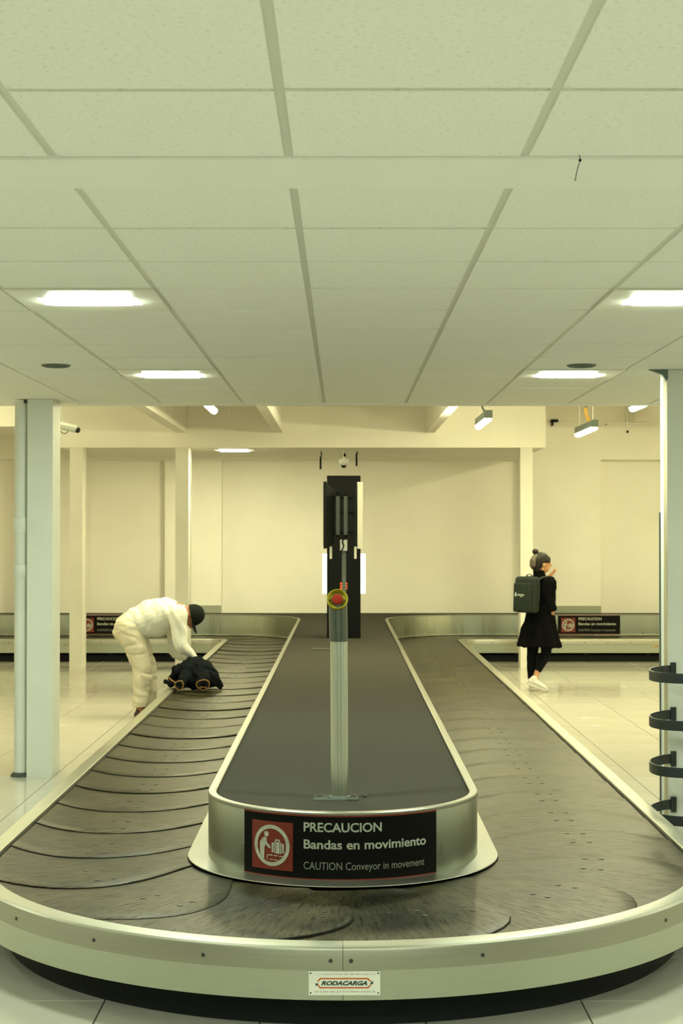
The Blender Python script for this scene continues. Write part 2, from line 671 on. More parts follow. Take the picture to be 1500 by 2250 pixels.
# ---- tiled ceiling
XT0, XT1 = -1.97, 1.69
CW, CD = 0.61, 0.608
Y_BEAM0, Y_BEAM1 = 4.0, 4.33
Y_END = Y_BEAM1 + 12 * CD
Y_FASC = 11.80
ceiling = build('ceiling', MB().box(-7.5, 7.5, -5.5, Y_FASC - 0.02, CEIL + 0.030, CEIL + 0.12), M['plaster'])
tag(ceiling, 'low suspended ceiling of square white mineral tiles above the carousel', 'ceiling', kind='structure')
rows = [(Y_BEAM0 - CD * (k + 1), Y_BEAM0 - CD * k) for k in range(7)] + [(Y_BEAM1 + CD * k, Y_BEAM1 + CD * (k + 1)) for k in range(12)]
R0 = rows[6][0]
build('plaster_border', MB().box(-7.5, XT0, R0, Y_END, CEIL, CEIL + 0.03), M['plaster'], ceiling)
build('plaster_border', MB().box(XT1, 7.5, R0, 9.194, CEIL, CEIL + 0.03), M['plaster'], ceiling)
build('plaster_border', MB().box(XT1 + 1.22, 7.5, 9.194, Y_END, CEIL, CEIL + 0.03), M['plaster'], ceiling)
build('plaster_border', MB().box(-7.5, 7.5, -5.5, R0, CEIL, CEIL + 0.03), M['plaster'], ceiling)
build('plaster_band', MB().box(XT0, XT1, Y_BEAM0, Y_BEAM1, CEIL - 0.008, CEIL + 0.03), M['plaster'], ceiling)
build('fascia', MB().box(-7.5, 7.5, Y_END, Y_FASC, CEIL - 0.004, CEIL + 0.95), M['plaster'], ceiling)
RECESS = 0.007
def ctile_mb(w, d):
    mb = MB()
    g = 0.012
    e = 0.001
    x0, x1, y0, y1 = g, w - g, g, d - g
    mb.v = [(x0 + e, y0 + e, 0), (x1 - e, y0 + e, 0), (x1 - e, y1 - e, 0), (x0 + e, y1 - e, 0),
            (x0, y0, e), (x1, y0, e), (x1, y1, e), (x0, y1, e), (x0, y0, 0.018), (x1, y0, 0.018), (x1, y1, 0.018), (x0, y1, 0.018)]
    mb.f.append([3, 2, 1, 0])
    for k in (0, 4):
        for i in range(4):
            j = (i + 1) % 4
            mb.f.append([k + i, k + j, k + 4 + j, k + 4 + i])
    mb.mi = [0] * len(mb.f)
    return mb


ctile_me = fix(ctile_mb(CW, CD).mesh('ceiling_tile', M['tile']))
LIGHT_CELLS = {(1, 3 + 7), (1, 8 + 7), (5, 3 + 7), (5, 8 + 7), (1, 3), (5, 3), (1, 6), (5, 6)}
for r, (y0, y1) in enumerate(rows):
    ncol = 8 if y0 > 9.15 else 6
    for c in range(ncol):
        if (c, r) in LIGHT_CELLS:
            continue
        o = link('ceiling_tile', ctile_me, ceiling)
        o.location = (XT0 + CW * c, y0, CEIL + random.uniform(-0.0012, 0.0012))
        o.rotation_euler = (random.uniform(-0.001, 0.001), random.uniform(-0.0008, 0.0008), 0)
    xe = XT0 + CW * ncol
    build('cross_tee', MB().box(XT0, xe, y1 - 0.012, y1 + 0.012, CEIL + RECESS, CEIL + 0.03), M['tee'], ceiling)
for c in range(7):
    x = XT0 + CW * c
    for (ya, yb) in ((R0, Y_BEAM0), (Y_BEAM1, Y_END)):
        build('main_tee', MB().box(x - 0.012, x + 0.012, ya, yb, CEIL + RECESS - 0.001, CEIL + 0.03), M['tee'], ceiling)
for c in (7, 8):
    x = XT0 + CW * c
    build('main_tee', MB().box(x - 0.012, x + 0.012, 9.194, Y_END, CEIL + RECESS - 0.001, CEIL + 0.03), M['tee'], ceiling)

# ---- recessed ceiling lights
def troffer(loc, label):
    t = thing('ceiling_light', label, 'ceiling light', loc, 'square recessed ceiling lights')
    mb = MB()
    w, d = CW / 2 - 0.006, CD / 2 - 0.006
    iw, idp = 0.205, 0.095
    z0, z1 = -0.006, 0.014
    # frame: four trapezoids around the lamp
    o_ = [(-w, -d), (w, -d), (w, d), (-w, d)]
    i_ = [(-iw, -idp), (iw, -idp), (iw, idp), (-iw, idp)]
    for k in range(4):
        j = (k + 1) % 4
        mb.hexa([(*o_[k], z0), (*o_[j], z0), (*i_[j], z0), (*i_[k], z0), (*o_[k], z1), (*o_[j], z1), (*i_[j], z1), (*i_[k], z1)])
    build('panel', mb, M['troffer'], t, local=True)
    mb = MB()
    a, b_, zz = 0.198, 0.080, -0.014
    q = 0.030
    mb.v = [(-a, -b_, 0.01), (a, -b_, 0.01), (a, b_, 0.01), (-a, b_, 0.01),
            (-a + q, -b_ + 0.02, zz), (a - q, -b_ + 0.02, zz), (a - q, b_ - 0.02, zz), (-a + q, b_ - 0.02, zz)]
    mb.f = [[7, 6, 5, 4], [0, 1, 5, 4], [1, 2, 6, 5], [2, 3, 7, 6], [3, 0, 4, 7]]
    mb.mi = [0] * 5
    build('diffuser', mb, M['lamp_cool'], t, local=True)
    return t


LX0, LX1 = XT0 + CW * 1.5, XT0 + CW * 5.5
tr = troffer((LX0, (rows[10][0] + rows[10][1]) / 2, CEIL), 'square recessed ceiling light on the left, the nearer and larger of the two')
dup(tr, (LX1, (rows[10][0] + rows[10][1]) / 2, CEIL), 'square recessed ceiling light cut by the right edge of the frame')
dup(tr, (LX0, (rows[15][0] + rows[15][1]) / 2, CEIL), 'smaller recessed ceiling light on the left, nearer the end of the tiles')
dup(tr, (LX1, (rows[15][0] + rows[15][1]) / 2, CEIL), 'smaller recessed ceiling light on the right beside the round vent')
for r in (3, 6):
    for x in (LX0, LX1):
        dup(tr, (x, (rows[r][0] + rows[r][1]) / 2, CEIL), 'recessed ceiling light outside the frame near the viewer', 'ceiling lights outside the frame')
for x in (-4.6, 4.8):  # added lights, unseen, for more bounce onto the ceiling
    for y in (4.5, 8.0):
        dup(tr, (x, y, CEIL - 0.01), 'added unseen ceiling light over the side aisle, for bounce', 'added ceiling lights over the side aisles')

# ---- round ceiling vents
def vent(loc, label):
    t = thing('ceiling_vent', label, 'vent', loc, 'round ceiling vents')
    build('ring', MB().lathe((0, 0, 0), (0, 0, 1), [(0, 0.060), (-0.008, 0.062), (-0.010, 0.072), (-0.004, 0.084), (0, 0.086)], 32), M['vent'], t, True, local=True)
    mb = MB().lathe((0, 0, 0), (0, 0, 1), [(-0.002, 0), (-0.002, 0.06)], 24)
    build('grille', mb, M['dark_gap'], t, local=True)
    for k in range(3):
        build('slat', MB().lathe((0, 0, 0), (0, 0, 1), [(-0.003, 0.012 + 0.016 * k), (-0.009, 0.016 + 0.016 * k), (-0.009, 0.019 + 0.016 * k), (-0.003, 0.023 + 0.016 * k)], 24), M['vent'], t, True, local=True)
    return t


v0 = vent((XT0 + CW * 0.5, 8.97, CEIL), 'round dark ceiling vent on the left, above the square column')
dup(v0, (XT0 + CW * 5.5, 8.97, CEIL), 'round dark ceiling vent on the right, beside the small ceiling light')

# ---- loose wire hanging from the plaster band
zt = CEIL - 0.008
a = P(1272, 341, 3.99)
a = P(1272, 341, 3.99 * (zt - CAMH) / (a.z - CAMH))
w1, w2, w3 = P(1274, 352, a.y), P(1268, 372, a.y), P(1263, 397, a.y)
wt = thing('loose_wire', 'short dark wire dangling from the plain plaster band of the ceiling', 'wire', a)
build('strand', MB().tube([a, w1, w2, w3], [0.0012] * 4, n=6), M['black'], wt, True)
build('knot', MB().ell(w1, 0.004, 0.004, 0.004, n=8), M['black'], wt, True)

# ---- back zone: slab, cross beam, soffit, beams
YW = 23.0
ZS = 2.893
XB_R = 2.66
XB_L = -3.72
ceil_back = build('ceiling_back', MB().box(-7.5, 7.5, Y_FASC, YW + 0.2, 3.70, 3.82), M['wall_paint'])
tag(ceil_back, 'plain concrete slab above the beams at the far end', 'ceiling', kind='structure')
YC = 20.3
soffit = build('trim_1', MB().box(XB_L, XB_R, YC, YW + 0.1, ZS, 3.70), M['wall_paint'])
tag(soffit, 'lowered cream soffit with a broad front face across the far end', 'beam', kind='structure')
s2 = build('trim_2', MB().box(-7.5, XB_L, YC, YW + 0.1, 3.17, 3.70), M['wall_paint'])
tag(s2, 'higher stretch of cream soffit at the far left edge', 'beam', kind='structure')
for i, (x0, x1, z, y1, lab) in enumerate((
        (-0.90, -0.785, 3.085, YC, 'narrow cream ceiling beam left of the totem, running towards the viewer'),
        (-2.19, -2.05, 3.085, YC, 'cream ceiling beam with a brightly lit side, left of the small hanging lamp'),
        (1.09, 1.20, 3.085, YC, 'cream ceiling beam right of the totem, shaded on its left side'),
        (4.30, 4.52, 3.417, YW, 'cream ceiling beam at the far right, beside the right column'))):
    bm_ = build('trim_%d' % (i + 3), MB().box(x0, x1, 12.3, y1, z, 3.70), M['wall_paint'])
    tag(bm_, lab, 'beam', kind='structure')

# ---- walls
wall = build('wall_back', MB().box(-7.5, 7.5, YW + 0.16, YW + 0.32, 0, 3.75), M['wall_paint'])
tag(wall, 'far cream wall behind the carousel, with recessed bays between pilasters', 'wall', kind='structure')
def wx(px): return P(px, 1172, YW).x
for a, b_ in ((40, 183), (362, 487), (1145, 1320), (1462, 1600)):
    build('pilaster', MB().box(wx(a), wx(b_), YW, YW + 0.16, 0, 3.72), M['wall_paint'], wall)
zl = P(750, 1010, YW).z
build('lintel', MB().box(-7.5, 7.5, YW + 0.001, YW + 0.16, zl, 3.72), M['wall_paint'], wall)
tag(build('wall_left', MB().box(-7.7, -7.5, -5.5, YW + 0.2, 0, 3.75), M['wall_paint']), 'side wall beyond the left edge of the frame', 'wall', kind='structure')
tag(build('wall_right', MB().box(7.5, 7.7, -5.5, YW + 0.2, 0, 3.75), M['wall_paint']), 'side wall beyond the right edge of the frame', 'wall', kind='structure')
tag(build('wall_near', MB().box(-7.7, 7.7, -5.7, -5.5, 0, 3.75), M['wall_paint']), 'wall behind the viewer', 'wall', kind='structure')
# baseboards at the pilaster feet
z0 = 0.586
b1 = build('baseboard_left', MB().box(wx(400), wx(486), YW - 0.03, YW, z0, P(0, 1330, YW).z), M['green_trim'])
tag(b1, 'grey-green upstand at the foot of the pilaster behind the bending man', 'baseboard', kind='structure')
b2 = build('baseboard_right', MB().box(wx(1180), wx(1319), YW - 0.03, YW, z0, P(0, 1331, YW).z), M['green_trim'])
tag(b2, 'grey-green upstand at the foot of the pilaster behind the woman', 'baseboard', kind='structure')

# ---- columns
def slim_column(xa, xb, Y, label, d=0.22):
    x0, x1 = P(xa, 1172, Y).x, P(xb, 1172, Y).x
    t = thing('column', label, 'column', ((x0 + x1) / 2, Y, 0), kind='structure')
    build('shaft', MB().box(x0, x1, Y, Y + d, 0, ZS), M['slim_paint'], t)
    build('joint_bead', MB().box(x0 + 0.0, x1 + 0.012, Y + d, Y + d + 0.02, 0, ZS), M['slim_paint'], t)
    return t


slim_column(153, 181, YC + 0.02, 'slim cream column at left, second from the left edge, clear of the man')
slim_column(385, 414, YC + 0.02, 'slim cream column directly behind the bending man')
slim_column(1143, 1170, YC + 0.02, 'slim cream column behind the woman with the backpack')

CY = 11.22
x0, x1 = P(58, 1700, CY).x, P(114, 1700, CY).x
t = thing('column', 'thick pale square column at left with a pipe beside it', 'column', ((x0 + x1) / 2, CY, 0), kind='structure')
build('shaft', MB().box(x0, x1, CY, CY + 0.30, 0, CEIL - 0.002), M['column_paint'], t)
t = thing('drain_pipe', 'white drain pipe with two collars, left of the thick square column', 'pipe', (x0 - 0.065, CY + 0.08, 0))
pc = Vector((x0 - 0.055, CY + 0.07, 0))
def zc(py): return P(40, py, CY).z
build('pipe', MB().cyl(pc + Vector((0, 0, 0.02)), pc + Vector((0, 0, CEIL - 0.015)), 0.050, n=28), M['pipe_white'], t, True)
for (ya, yb) in ((1137, 1166), (1241, 1262)):
    za, zb = zc(yb), zc(ya)
    build('collar', MB().lathe(pc, (0, 0, 1), [(za - 0.03, 0.051), (za, 0.060), (zb - 0.005, 0.060), (zb, 0.057), (zb + 0.001, 0.050)], 28), M['pipe_white'], t, True)
build('base_flange', MB().lathe(pc, (0, 0, 1), [(0.0, 0.075), (0.012, 0.072), (0.03, 0.055), (0.03, 0)], 24), M['dark_gap'], t, True)
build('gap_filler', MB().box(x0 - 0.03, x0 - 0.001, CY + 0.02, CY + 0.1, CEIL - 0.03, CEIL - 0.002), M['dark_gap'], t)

# right column
RY = 9.2
rx = P(1468, 1600, RY).x
t = thing('column', 'large white column at the right edge, fitted with black hoops', 'column', (rx + 0.28, RY, 0), kind='structure')
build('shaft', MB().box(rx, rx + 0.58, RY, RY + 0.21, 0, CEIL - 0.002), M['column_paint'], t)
build('stained_edge', MB().box(rx - 0.004, rx, RY + 0.0, RY + 0.10, 0.0, CEIL - 0.05), M['stain'], t)['label'] = 'yellowed rust-stained strip'
build('corner_guard', MB().box(rx - 0.008, rx + 0.004, RY + 0.205, RY + 0.222, 0, P(0, 1125, RY).z), M['bracket_grey'], t)['label'] = 'dark grey corner strip'
build('edge_bead', MB().box(rx - 0.003, rx + 0.010, RY - 0.003, RY + 0.01, 0.0, CEIL - 0.06), M['column_paint'], t)
mb = MB()
mb.prism([(rx - 0.11, RY - 0.002, CEIL - 0.001), (rx + 0.004, RY - 0.002, CEIL - 0.001), (rx + 0.004, RY - 0.002, CEIL - 0.085), (rx - 0.028, RY - 0.002, CEIL - 0.03)], (0, 0.03, 0))
build('broken_plaster', mb, M['vent'], t)['label'] = 'dark broken patch at the top'

# black bumper hoops
hp = [(1.9435, 9.196), (1.90, 9.17), (1.84, 9.10), (1.785, 9.0), (1.760, 8.89), (1.762, 8.79), (1.80, 8.70), (1.90, 8.64), (2.05, 8.61), (2.25, 8.60), (2.42, 8.64), (2.53, 8.74), (2.56, 8.90), (2.53, 9.05), (2.48, 9.196)]


def strap(mb, pts, z0, z1, th):
    pts = [Vector((a, b, 0)) for a, b in pts]
    # smooth
    out = []
    N = len(pts)
    for i in range(N - 1):
        a, b_, c, d = pts[max(i - 1, 0)], pts[i], pts[i + 1], pts[min(i + 2, N - 1)]
        for k in range(4):
            t_ = k / 4
            out.append(0.5 * ((2 * b_) + (c - a) * t_ + (2 * a - 5 * b_ + 4 * c - d) * t_ * t_ + (3 * b_ - a - 3 * c + d) * t_ ** 3))
    out.append(pts[-1])
    base = len(mb.v)
    n = len(out)
    for i, p in enumerate(out):
        t_ = (out[min(i + 1, n - 1)] - out[max(i - 1, 0)]).normalized()
        nn = Vector((-t_.y, t_.x, 0)) * th / 2
        for q, z in ((-nn, z0), (nn, z0), (nn, z1), (-nn, z1)):
            mb.v.append((p.x + q.x, p.y + q.y, z))
    for i in range(n - 1):
        for k in range(4):
            j = (k + 1) % 4
            mb.f.append([base + 4 * i + k, base + 4 * i + j, base + 4 * i + 4 + j, base + 4 * i + 4 + k])
            mb.mi.append(0)
    mb.f += [[base, base + 1, base + 2, base + 3], [base + 4 * n - 1, base + 4 * n - 2, base + 4 * n - 3, base + 4 * n - 4]]
    mb.mi += [0, 0]
    return mb


def hoop(loc, label):
    t = thing('bumper_hoop', label, 'bumper', loc, 'black hoops on the right column')
    build('strap', strap(MB(), hp, -0.028, 0.028, 0.007), M['hoop'], t, True, 30, local=True)
    for x in (1.955, 2.47):
        build('fixing_plate', MB().box(x - 0.012, x + 0.020, 9.186, 9.1995, -0.045, 0.045), M['hoop'], t, local=True)
    return t


zs_ = [P(1471, y, 9.19).z - 0.028 for y in (1462, 1560, 1657, 1757)]
h0 = hoop((0, 0, zs_[0]), 'topmost of the four black hoops on the right column')
dup(h0, (0, 0, zs_[1]), 'second black hoop from the top on the right column')
dup(h0, (0, 0, zs_[2]), 'third black hoop from the top on the right column')
dup(h0, (0, 0, zs_[3]), 'lowest black hoop on the right column, half hidden by the steel rim')

# ================================================================== CAROUSEL
Y0 = 7.08
R_IN, R_OUT, R_BED = 1.562, 1.648, 0.60
FIL = 0.25
YF = 21.04
XC = R_IN + FIL


def cpt(seg, u, r):
    """point of the offset curve r; seg 0 far left run, 1 left corner, 2 left side, 3 front half circle, 4 right side, 5 right corner, 6 far right run"""
    rad = FIL + R_IN - r
    if seg > 3:
        x, y = cpt(6 - seg, 1 - u, r)
        return -x, y
    if seg == 0:
        return -7.45 + (7.45 - XC) * u, YF + rad
    if seg == 1:
        a = PI / 2 * (1 - u)
        return -XC + rad * math.cos(a), YF + rad * math.sin(a)
    if seg == 2:
        return -r, YF + (Y0 - YF) * u
    a = PI + PI * u
    return r * math.cos(a), Y0 + r * math.sin(a)


def samples(a, b_, n):
    """parameters between overall positions a..b (0..7)"""
    out = []
    for i in range(n + 1):
        q = a + (b_ - a) * i / n
        s = min(int(q + 1e-9), 6)
        out.append((s, min(max(q - s, 0), 1)))
    return out


def sweep(prof, sm, closed=True, mb=None):
    mb = mb or MB()
    base = len(mb.v)
    m_ = len(prof)
    for s, u in sm:
        for r, z in prof:
            x, y = cpt(s, u, r)
            mb.v.append((x, y, z))
    for i in range(len(sm) - 1):
        for k in range(m_ if closed else m_ - 1):
            j = (k + 1) % m_
            mb.f.append([base + m_ * i + k, base + m_ * i + j, base + m_ * (i + 1) + j, base + m_ * (i + 1) + k])
            mb.mi.append(0)
    if closed:
        mb.f.append([base + k for k in range(m_)])
        e = base + m_ * (len(sm) - 1)
        mb.f.append([e + k for k in range(m_ - 1, -1, -1)])
        mb.mi += [0, 0]
    return mb


car = thing('baggage_carousel', 'large stainless steel baggage carousel with grey rubber slats, filling the foreground', 'baggage carousel', (0, Y0, 0))
allsm = samples(0, 1, 2) + samples(1, 2, 10)[1:] + samples(2, 3, 4)[1:] + samples(3, 4, 64)[1:] + samples(4, 5, 4)[1:] + samples(5, 6, 10)[1:] + samples(6, 7, 2)[1:]
def seg_samples(a, b_):
    n = max(2, int(64 * (b_ - a))) if 3 <= a < 4 else (10 if int(a) in (1, 5) else 2)
    return samples(a, b_, n)


# gaps between steel pieces of about 2 mm
pieces = [(0.0, 0.5), (0.5, 1.0), (1.0, 2.0), (2.0, 2.25), (2.25, 2.5), (2.5, 2.75), (2.75, 3.0), (3.0, 3.5), (3.5, 4.0), (4.0, 4.25), (4.25, 4.5), (4.5, 4.75), (4.75, 5.0), (5.0, 6.0), (6.0, 6.5), (6.5, 7.0)]
rim_prof = [(R_IN, 0.292), (R_IN, 0.316), (R_IN + 0.004, 0.320), (R_OUT - 0.022, 0.3205), (R_OUT - 0.010, 0.318), (R_OUT - 0.003, 0.312), (R_OUT, 0.304),
            (R_OUT, 0.237), (R_OUT - 0.004, 0.237), (R_OUT - 0.004, 0.302), (R_OUT - 0.016, 0.312), (R_IN + 0.004, 0.312), (R_IN + 0.004, 0.292)]
skirt_prof = [(R_OUT - 0.020, 0.129), (R_OUT - 0.015, 0.129), (R_OUT - 0.009, 0.300), (R_OUT - 0.014, 0.300)]
SEGLEN = [7.45 - XC, 0.5, YF - Y0, PI * R_OUT, YF - Y0, 0.5, 7.45 - XC]
for a, b_ in pieces:
    g = 0.0009 / SEGLEN[int(a)]
    sm = seg_samples(a + g, b_ - g - 1e-7)
    build('rim', sweep(rim_prof, sm), M['steel_rim'], car, True, 28)
    build('skirt_panel', sweep(skirt_prof, sm), M['steel'], car, True, 28)
build('kick_plate', sweep([(1.36, 0.0), (1.495, 0.0), (1.495, 0.088), (1.36, 0.088)], allsm), M['plinth'], car, True, 28)
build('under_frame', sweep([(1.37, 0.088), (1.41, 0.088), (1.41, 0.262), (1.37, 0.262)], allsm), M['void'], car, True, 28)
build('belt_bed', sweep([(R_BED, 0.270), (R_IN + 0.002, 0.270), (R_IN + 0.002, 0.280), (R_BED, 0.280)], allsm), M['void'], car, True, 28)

# far support feet seen in the dark gap
foot = fix(MB().box(-0.03, 0.03, -0.03, 0.03, 0, 0.2).mesh('support_foot', M['plinth']))
for x in (-5.2, -4.2, -3.2, -2.4, 2.4, 3.35, 4.2, 5.2):
    o = link('support_foot', foot, car)
    o.location = (x, cpt(0, 0, 1.51)[1], 0.088)

# rubber slats
RC = 1.129
HW = 0.4235
SP = 0.58
def center_len():
    return [7.45 - XC, PI / 2 * (FIL + R_IN - RC), YF - Y0, PI * RC, YF - Y0, PI / 2 * (FIL + R_IN - RC), 7.45 - XC]


LENS = center_len()
CUM = [0]
for q in LENS:
    CUM.append(CUM[-1] + q)


def belt_pt(s, w):
    s = min(max(s, 0.0), CUM[-1] - 1e-6)
    for i in range(7):
        if s <= CUM[i + 1] or i == 6:
            break
    return cpt(i, (s - CUM[i]) / LENS[i], RC + w)


def slat_mb(s0, zl, seed):
    rnd = random.Random(seed)
    mb = MB()
    nw, ns = 14, 6
    sag = 0.27
    ln = SP + 0.07
    uv = []
    style = rnd.choice((0, 1, 1, 2, 2, 3))      # how much of the painted dark seam line shows
    top = []
    for i in range(ns + 1):
        row = []
        for k in range(nw + 1):
            w = -1 + 2 * k / nw
            lead = s0 + sag * (1 - abs(w) ** 2.2) - sag * 0.5
            fr = 0.006 / ln if i == 1 else (0.0 if i == 0 else (i - 1) / (ns - 1))
            s = lead - ln * fr
            x, y = belt_pt(s, w * HW)
            z = 0.3035 + zl - 0.007 * fr - (0.002 if i == 0 else 0)
            row.append(len(mb.v))
            mb.v.append((x, y, z))
            uv.append((w * HW + seed * 3.7, (s - s0) + seed * 1.9))
        top.append(row)
    for i in range(ns):
        for k in range(nw):
            mb.f.append([top[i][k], top[i][k + 1], top[i + 1][k + 1], top[i + 1][k]])
            worn = style == 0 or (style == 1 and k >= nw * 0.45) or (style == 2 and (k >= nw * 0.7 or k < 2)) or (style == 3 and k < nw * 0.4)  # edge faces that carry the painted seam shade, not wear
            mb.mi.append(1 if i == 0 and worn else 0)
    # leading lip
    lip = []
    for k in range(nw + 1):
        x, y, z = mb.v[top[0][k]]
        lip.append(len(mb.v))
        mb.v.append((x, y, z - 0.007))
        uv.append(uv[top[0][k]])
    for k in range(nw):
        mb.f.append([top[0][k], top[0][k + 1], lip[k + 1], lip[k]])
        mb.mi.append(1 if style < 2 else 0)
    # side skirts
    for k in (0, nw):
        prev = None
        for i in range(ns + 1):
            x, y, z = mb.v[top[i][k]]
            mb.v.append((x, y, z - 0.012))
            uv.append(uv[top[i][k]])
            if prev is not None:
                mb.f.append([top[i - 1][k], top[i][k], len(mb.v) - 1, prev])
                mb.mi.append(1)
            prev = len(mb.v) - 1
    mb.uv = uv
    return mb


nsl = int(CUM[-1] / SP)
OFF = 0.31
for i in range(nsl):
    s0 = i * SP + OFF
    zl = random.choice((0, 0, 0.001, 0.002, 0.0035))
    mb = slat_mb(s0, zl, i + 1)
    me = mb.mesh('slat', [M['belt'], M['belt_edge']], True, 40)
    me.set_sharp_from_angle(angle=math.radians(40))
    o = link('slat', me, car)
    bb = MB()
    for ds in (0.02, -0.18):
        for w in (-0.038, 0.038):
            x, y = belt_pt(s0 + ds, w)
            bb.lathe((x, y, 0.3015 + zl + 0.0036 - 0.007 * (0.135 - ds) / 0.65), (0, 0, 1), [(-0.004, 0.0125), (0.0005, 0.0120), (0.0012, 0.008), (0.0012, 0)], 10)
    bo = build('bolts', bb, M['screw'], o, True)
    bo['kind'] = 'stuff'

# island in the middle
build('island_wall', sweep([(0.606, 0.295), (0.611, 0.295), (0.611, 0.592), (0.606, 0.592)], allsm), M['steel_wall'], car, True, 28)
build('island_flange', sweep([(0.611, 0.321), (0.640, 0.317), (0.702, 0.315), (0.704, 0.312), (0.702, 0.310), (0.611, 0.308)], allsm), M['steel_flange'], car, True, 28)
for a, b_ in ((0.0, 1.0), (1.0, 2.0), (2.0, 2.33), (2.33, 2.66), (2.66, 3.0), (3.0, 4.0), (4.0, 4.33), (4.33, 4.66), (4.66, 5.0), (5.0, 6.0), (6.0, 7.0)):
    g = 0.0009 / SEGLEN[int(a)]
    build('island_rim', sweep([(0.613, 0.586), (0.613, 0.598), (0.609, 0.602), (0.580, 0.602), (0.575, 0.598), (0.575, 0.570), (0.580, 0.570), (0.584, 0.592), (0.607, 0.592), (0.609, 0.586)], seg_samples(a + g, b_ - g - 1e-7)), M['steel_flange'], car, True, 28)
YD = 17.42
ring = [(-0.577, YD)] + [cpt(3, k / 48, 0.577) for k in range(49)] + [(0.577, YD)]
build('carpet', MB().prism([(x, y, 0.575) for x, y in ring], (0, 0, 0.011)), M['carpet'], car)
far = [(-0.577, YD)] + [cpt(1, 1 - k / 12, 0.577) for k in range(13)] + [(-7.45, cpt(0, 0, 0.577)[1]), (-7.45, YW), (7.45, YW), (7.45, cpt(0, 0, 0.577)[1])] + [(-x, y) for x, y in [cpt(1, k / 12, 0.577) for k in range(13)]] + [(0.577, YD)]
build('far_deck', MB().prism([(x, y, 0.572) for x, y in far], (0, 0, 0.012)), M['carpet_far'], car)['label'] = 'darker carpeted deck at the far end'

# screws on the steel
scr = fix(MB().lathe((0, 0, 0), (0, -1, 0), [(0, 0.0075), (0.0015, 0.0072), (0.003, 0.0045), (0.003, 0)], 12).mesh('screw', M['screw'], True))
def on_rim(px, z, r=R_OUT):
    lo, hi = -PI / 2, PI / 2
    best = None
    for k in range(721):
        a = lo + (hi - lo) * k / 720
        p = (r * math.sin(a), Y0 - r * math.cos(a), z)
        x, _ = proj(p)
        if best is None or abs(x - px) < best[0]:
            best = (abs(x - px), a, p)
    return best[1], Vector(best[2])


for px in (35, 205, 448, 727, 773, 1061, 1463):
    a, p = on_rim(px, 0.271)
    o = link('screw', scr, car)
    o.location = p
    o.rotation_euler = (0, 0, a)
yf = cpt(0, 0, R_OUT)[1]
for sgn in (-1, 1):
    for k in range(13):
        o = link('screw', scr, car)
        o.location = (sgn * (2.05 + 0.315 * k), yf, 0.272)

# ---- maker's plate on the front of the skirt
_, c0 = on_rim(756.5, 0.19)
PZ0, PZ1 = 0.150, 0.2345
PW = 0.125
yp = Y0 - R_OUT + 0.009
px0 = P(756.5, 2150, yp).x
def plate_map(off):
    return lambda u, v: Vector((px0 + u, yp - 0.003 - off, v))


t = thing('maker_plate', 'small white riveted plate with a red and green logo on the front steel skirt', 'plate', (px0, yp, PZ0))
build('panel', MB().box(px0 - PW, px0 + PW, yp - 0.003, yp + 0.0, PZ0, PZ1), M['plate_white'], t)
h = PZ1 - PZ0
fm = plate_map(0.0006)
build('lettering', text_mb('RODACARGA', -0.082, 0.080, PZ0 + h * 0.405, h * 0.185, fm, 0.055, 0.32), M['logo_green'], t)
def flat(polys, mapf):
    mb = MB()
    for q in polys:
        mb.poly([mapf(u, v) for u, v in q])
    return mb


def fy(f_): return PZ0 + h * f_
bar = 0.0045
topbar = [(-0.097, fy(0.555)), (-0.086, fy(0.715)), (0.083, fy(0.715)), (0.096, fy(0.555)), (0.090, fy(0.555)), (0.080, fy(0.655)), (-0.083, fy(0.655)), (-0.091, fy(0.555))]
botbar = [(-0.097, fy(0.44)), (-0.086, fy(0.28)), (0.083, fy(0.28)), (0.096, fy(0.44)), (0.090, fy(0.44)), (0.080, fy(0.34)), (-0.083, fy(0.34)), (-0.091, fy(0.44))]
build('logo_frame', flat([topbar, botbar], fm), M['logo_orange'], t)['label'] = 'orange-red elongated frame around the lettering'
tri = [[(-0.102, fy(0.49)), (-0.090, fy(0.49)), (-0.100, fy(0.36))], [(0.088, fy(0.46)), (0.101, fy(0.46)), (0.099, fy(0.60))]]
build('logo_arrow', flat(tri, fm), M['logo_green'], t)
rnd = random.Random(3)
dash = []
for v, xa, xb in ((0.84, -0.095, 0.10), (0.12, -0.102, 0.108)):
    x = xa
    while x < xb:
        w = rnd.uniform(0.0025, 0.006)
        dash.append([(x, fy(v)), (x + w, fy(v)), (x + w, fy(v + 0.05)), (x, fy(v + 0.05))])
        x += w + rnd.choice((0.0016, 0.0016, 0.006))
build('fine_print', flat(dash, fm), M['fine_print'], t)['kind'] = 'stuff'
for u in (-0.118, 0.118):
    for v in (0.09, 0.91):
        build('rivet', MB().lathe(plate_map(0)(u, fy(v)), (0, -1, 0), [(0, 0.003), (0.001, 0.0028), (0.0018, 0)], 10), M['screw'], t, True)

# small makers plate far right
t = tag(build('small_plate', MB().box(P(1431, 1419, yf).x, P(1450, 1419, yf).x, yf - 0.001, yf + 0.004, P(0, 1423, yf).z, P(0, 1415, yf).z), M['stain']), 'tiny brownish maker plate on the far right steel skirt', 'plate')

# ---- warning signs
SR = 0.6125
def sign_uv(px, py):
    best = None
    for k in range(-600, 601):
        a = k / 600 * 1.2
        x, _ = proj((SR * math.sin(a), Y0 - SR * math.cos(a), 0.45))
        if best is None or abs(x - px) < best[0]:
            best = (abs(x - px), a)
    a = best[1]
    p = P(px, py, Y0 - SR * math.cos(a))
    return SR * a, p.z


U0, _ = sign_uv(537, 1850)
U1, _ = sign_uv(958, 1850)
V0, V1 = 0.318, 0.590


def curved(off):
    return lambda u, v: Vector(((SR + off) * math.sin(u / SR), Y0 - (SR + off) * math.cos(u / SR), v))


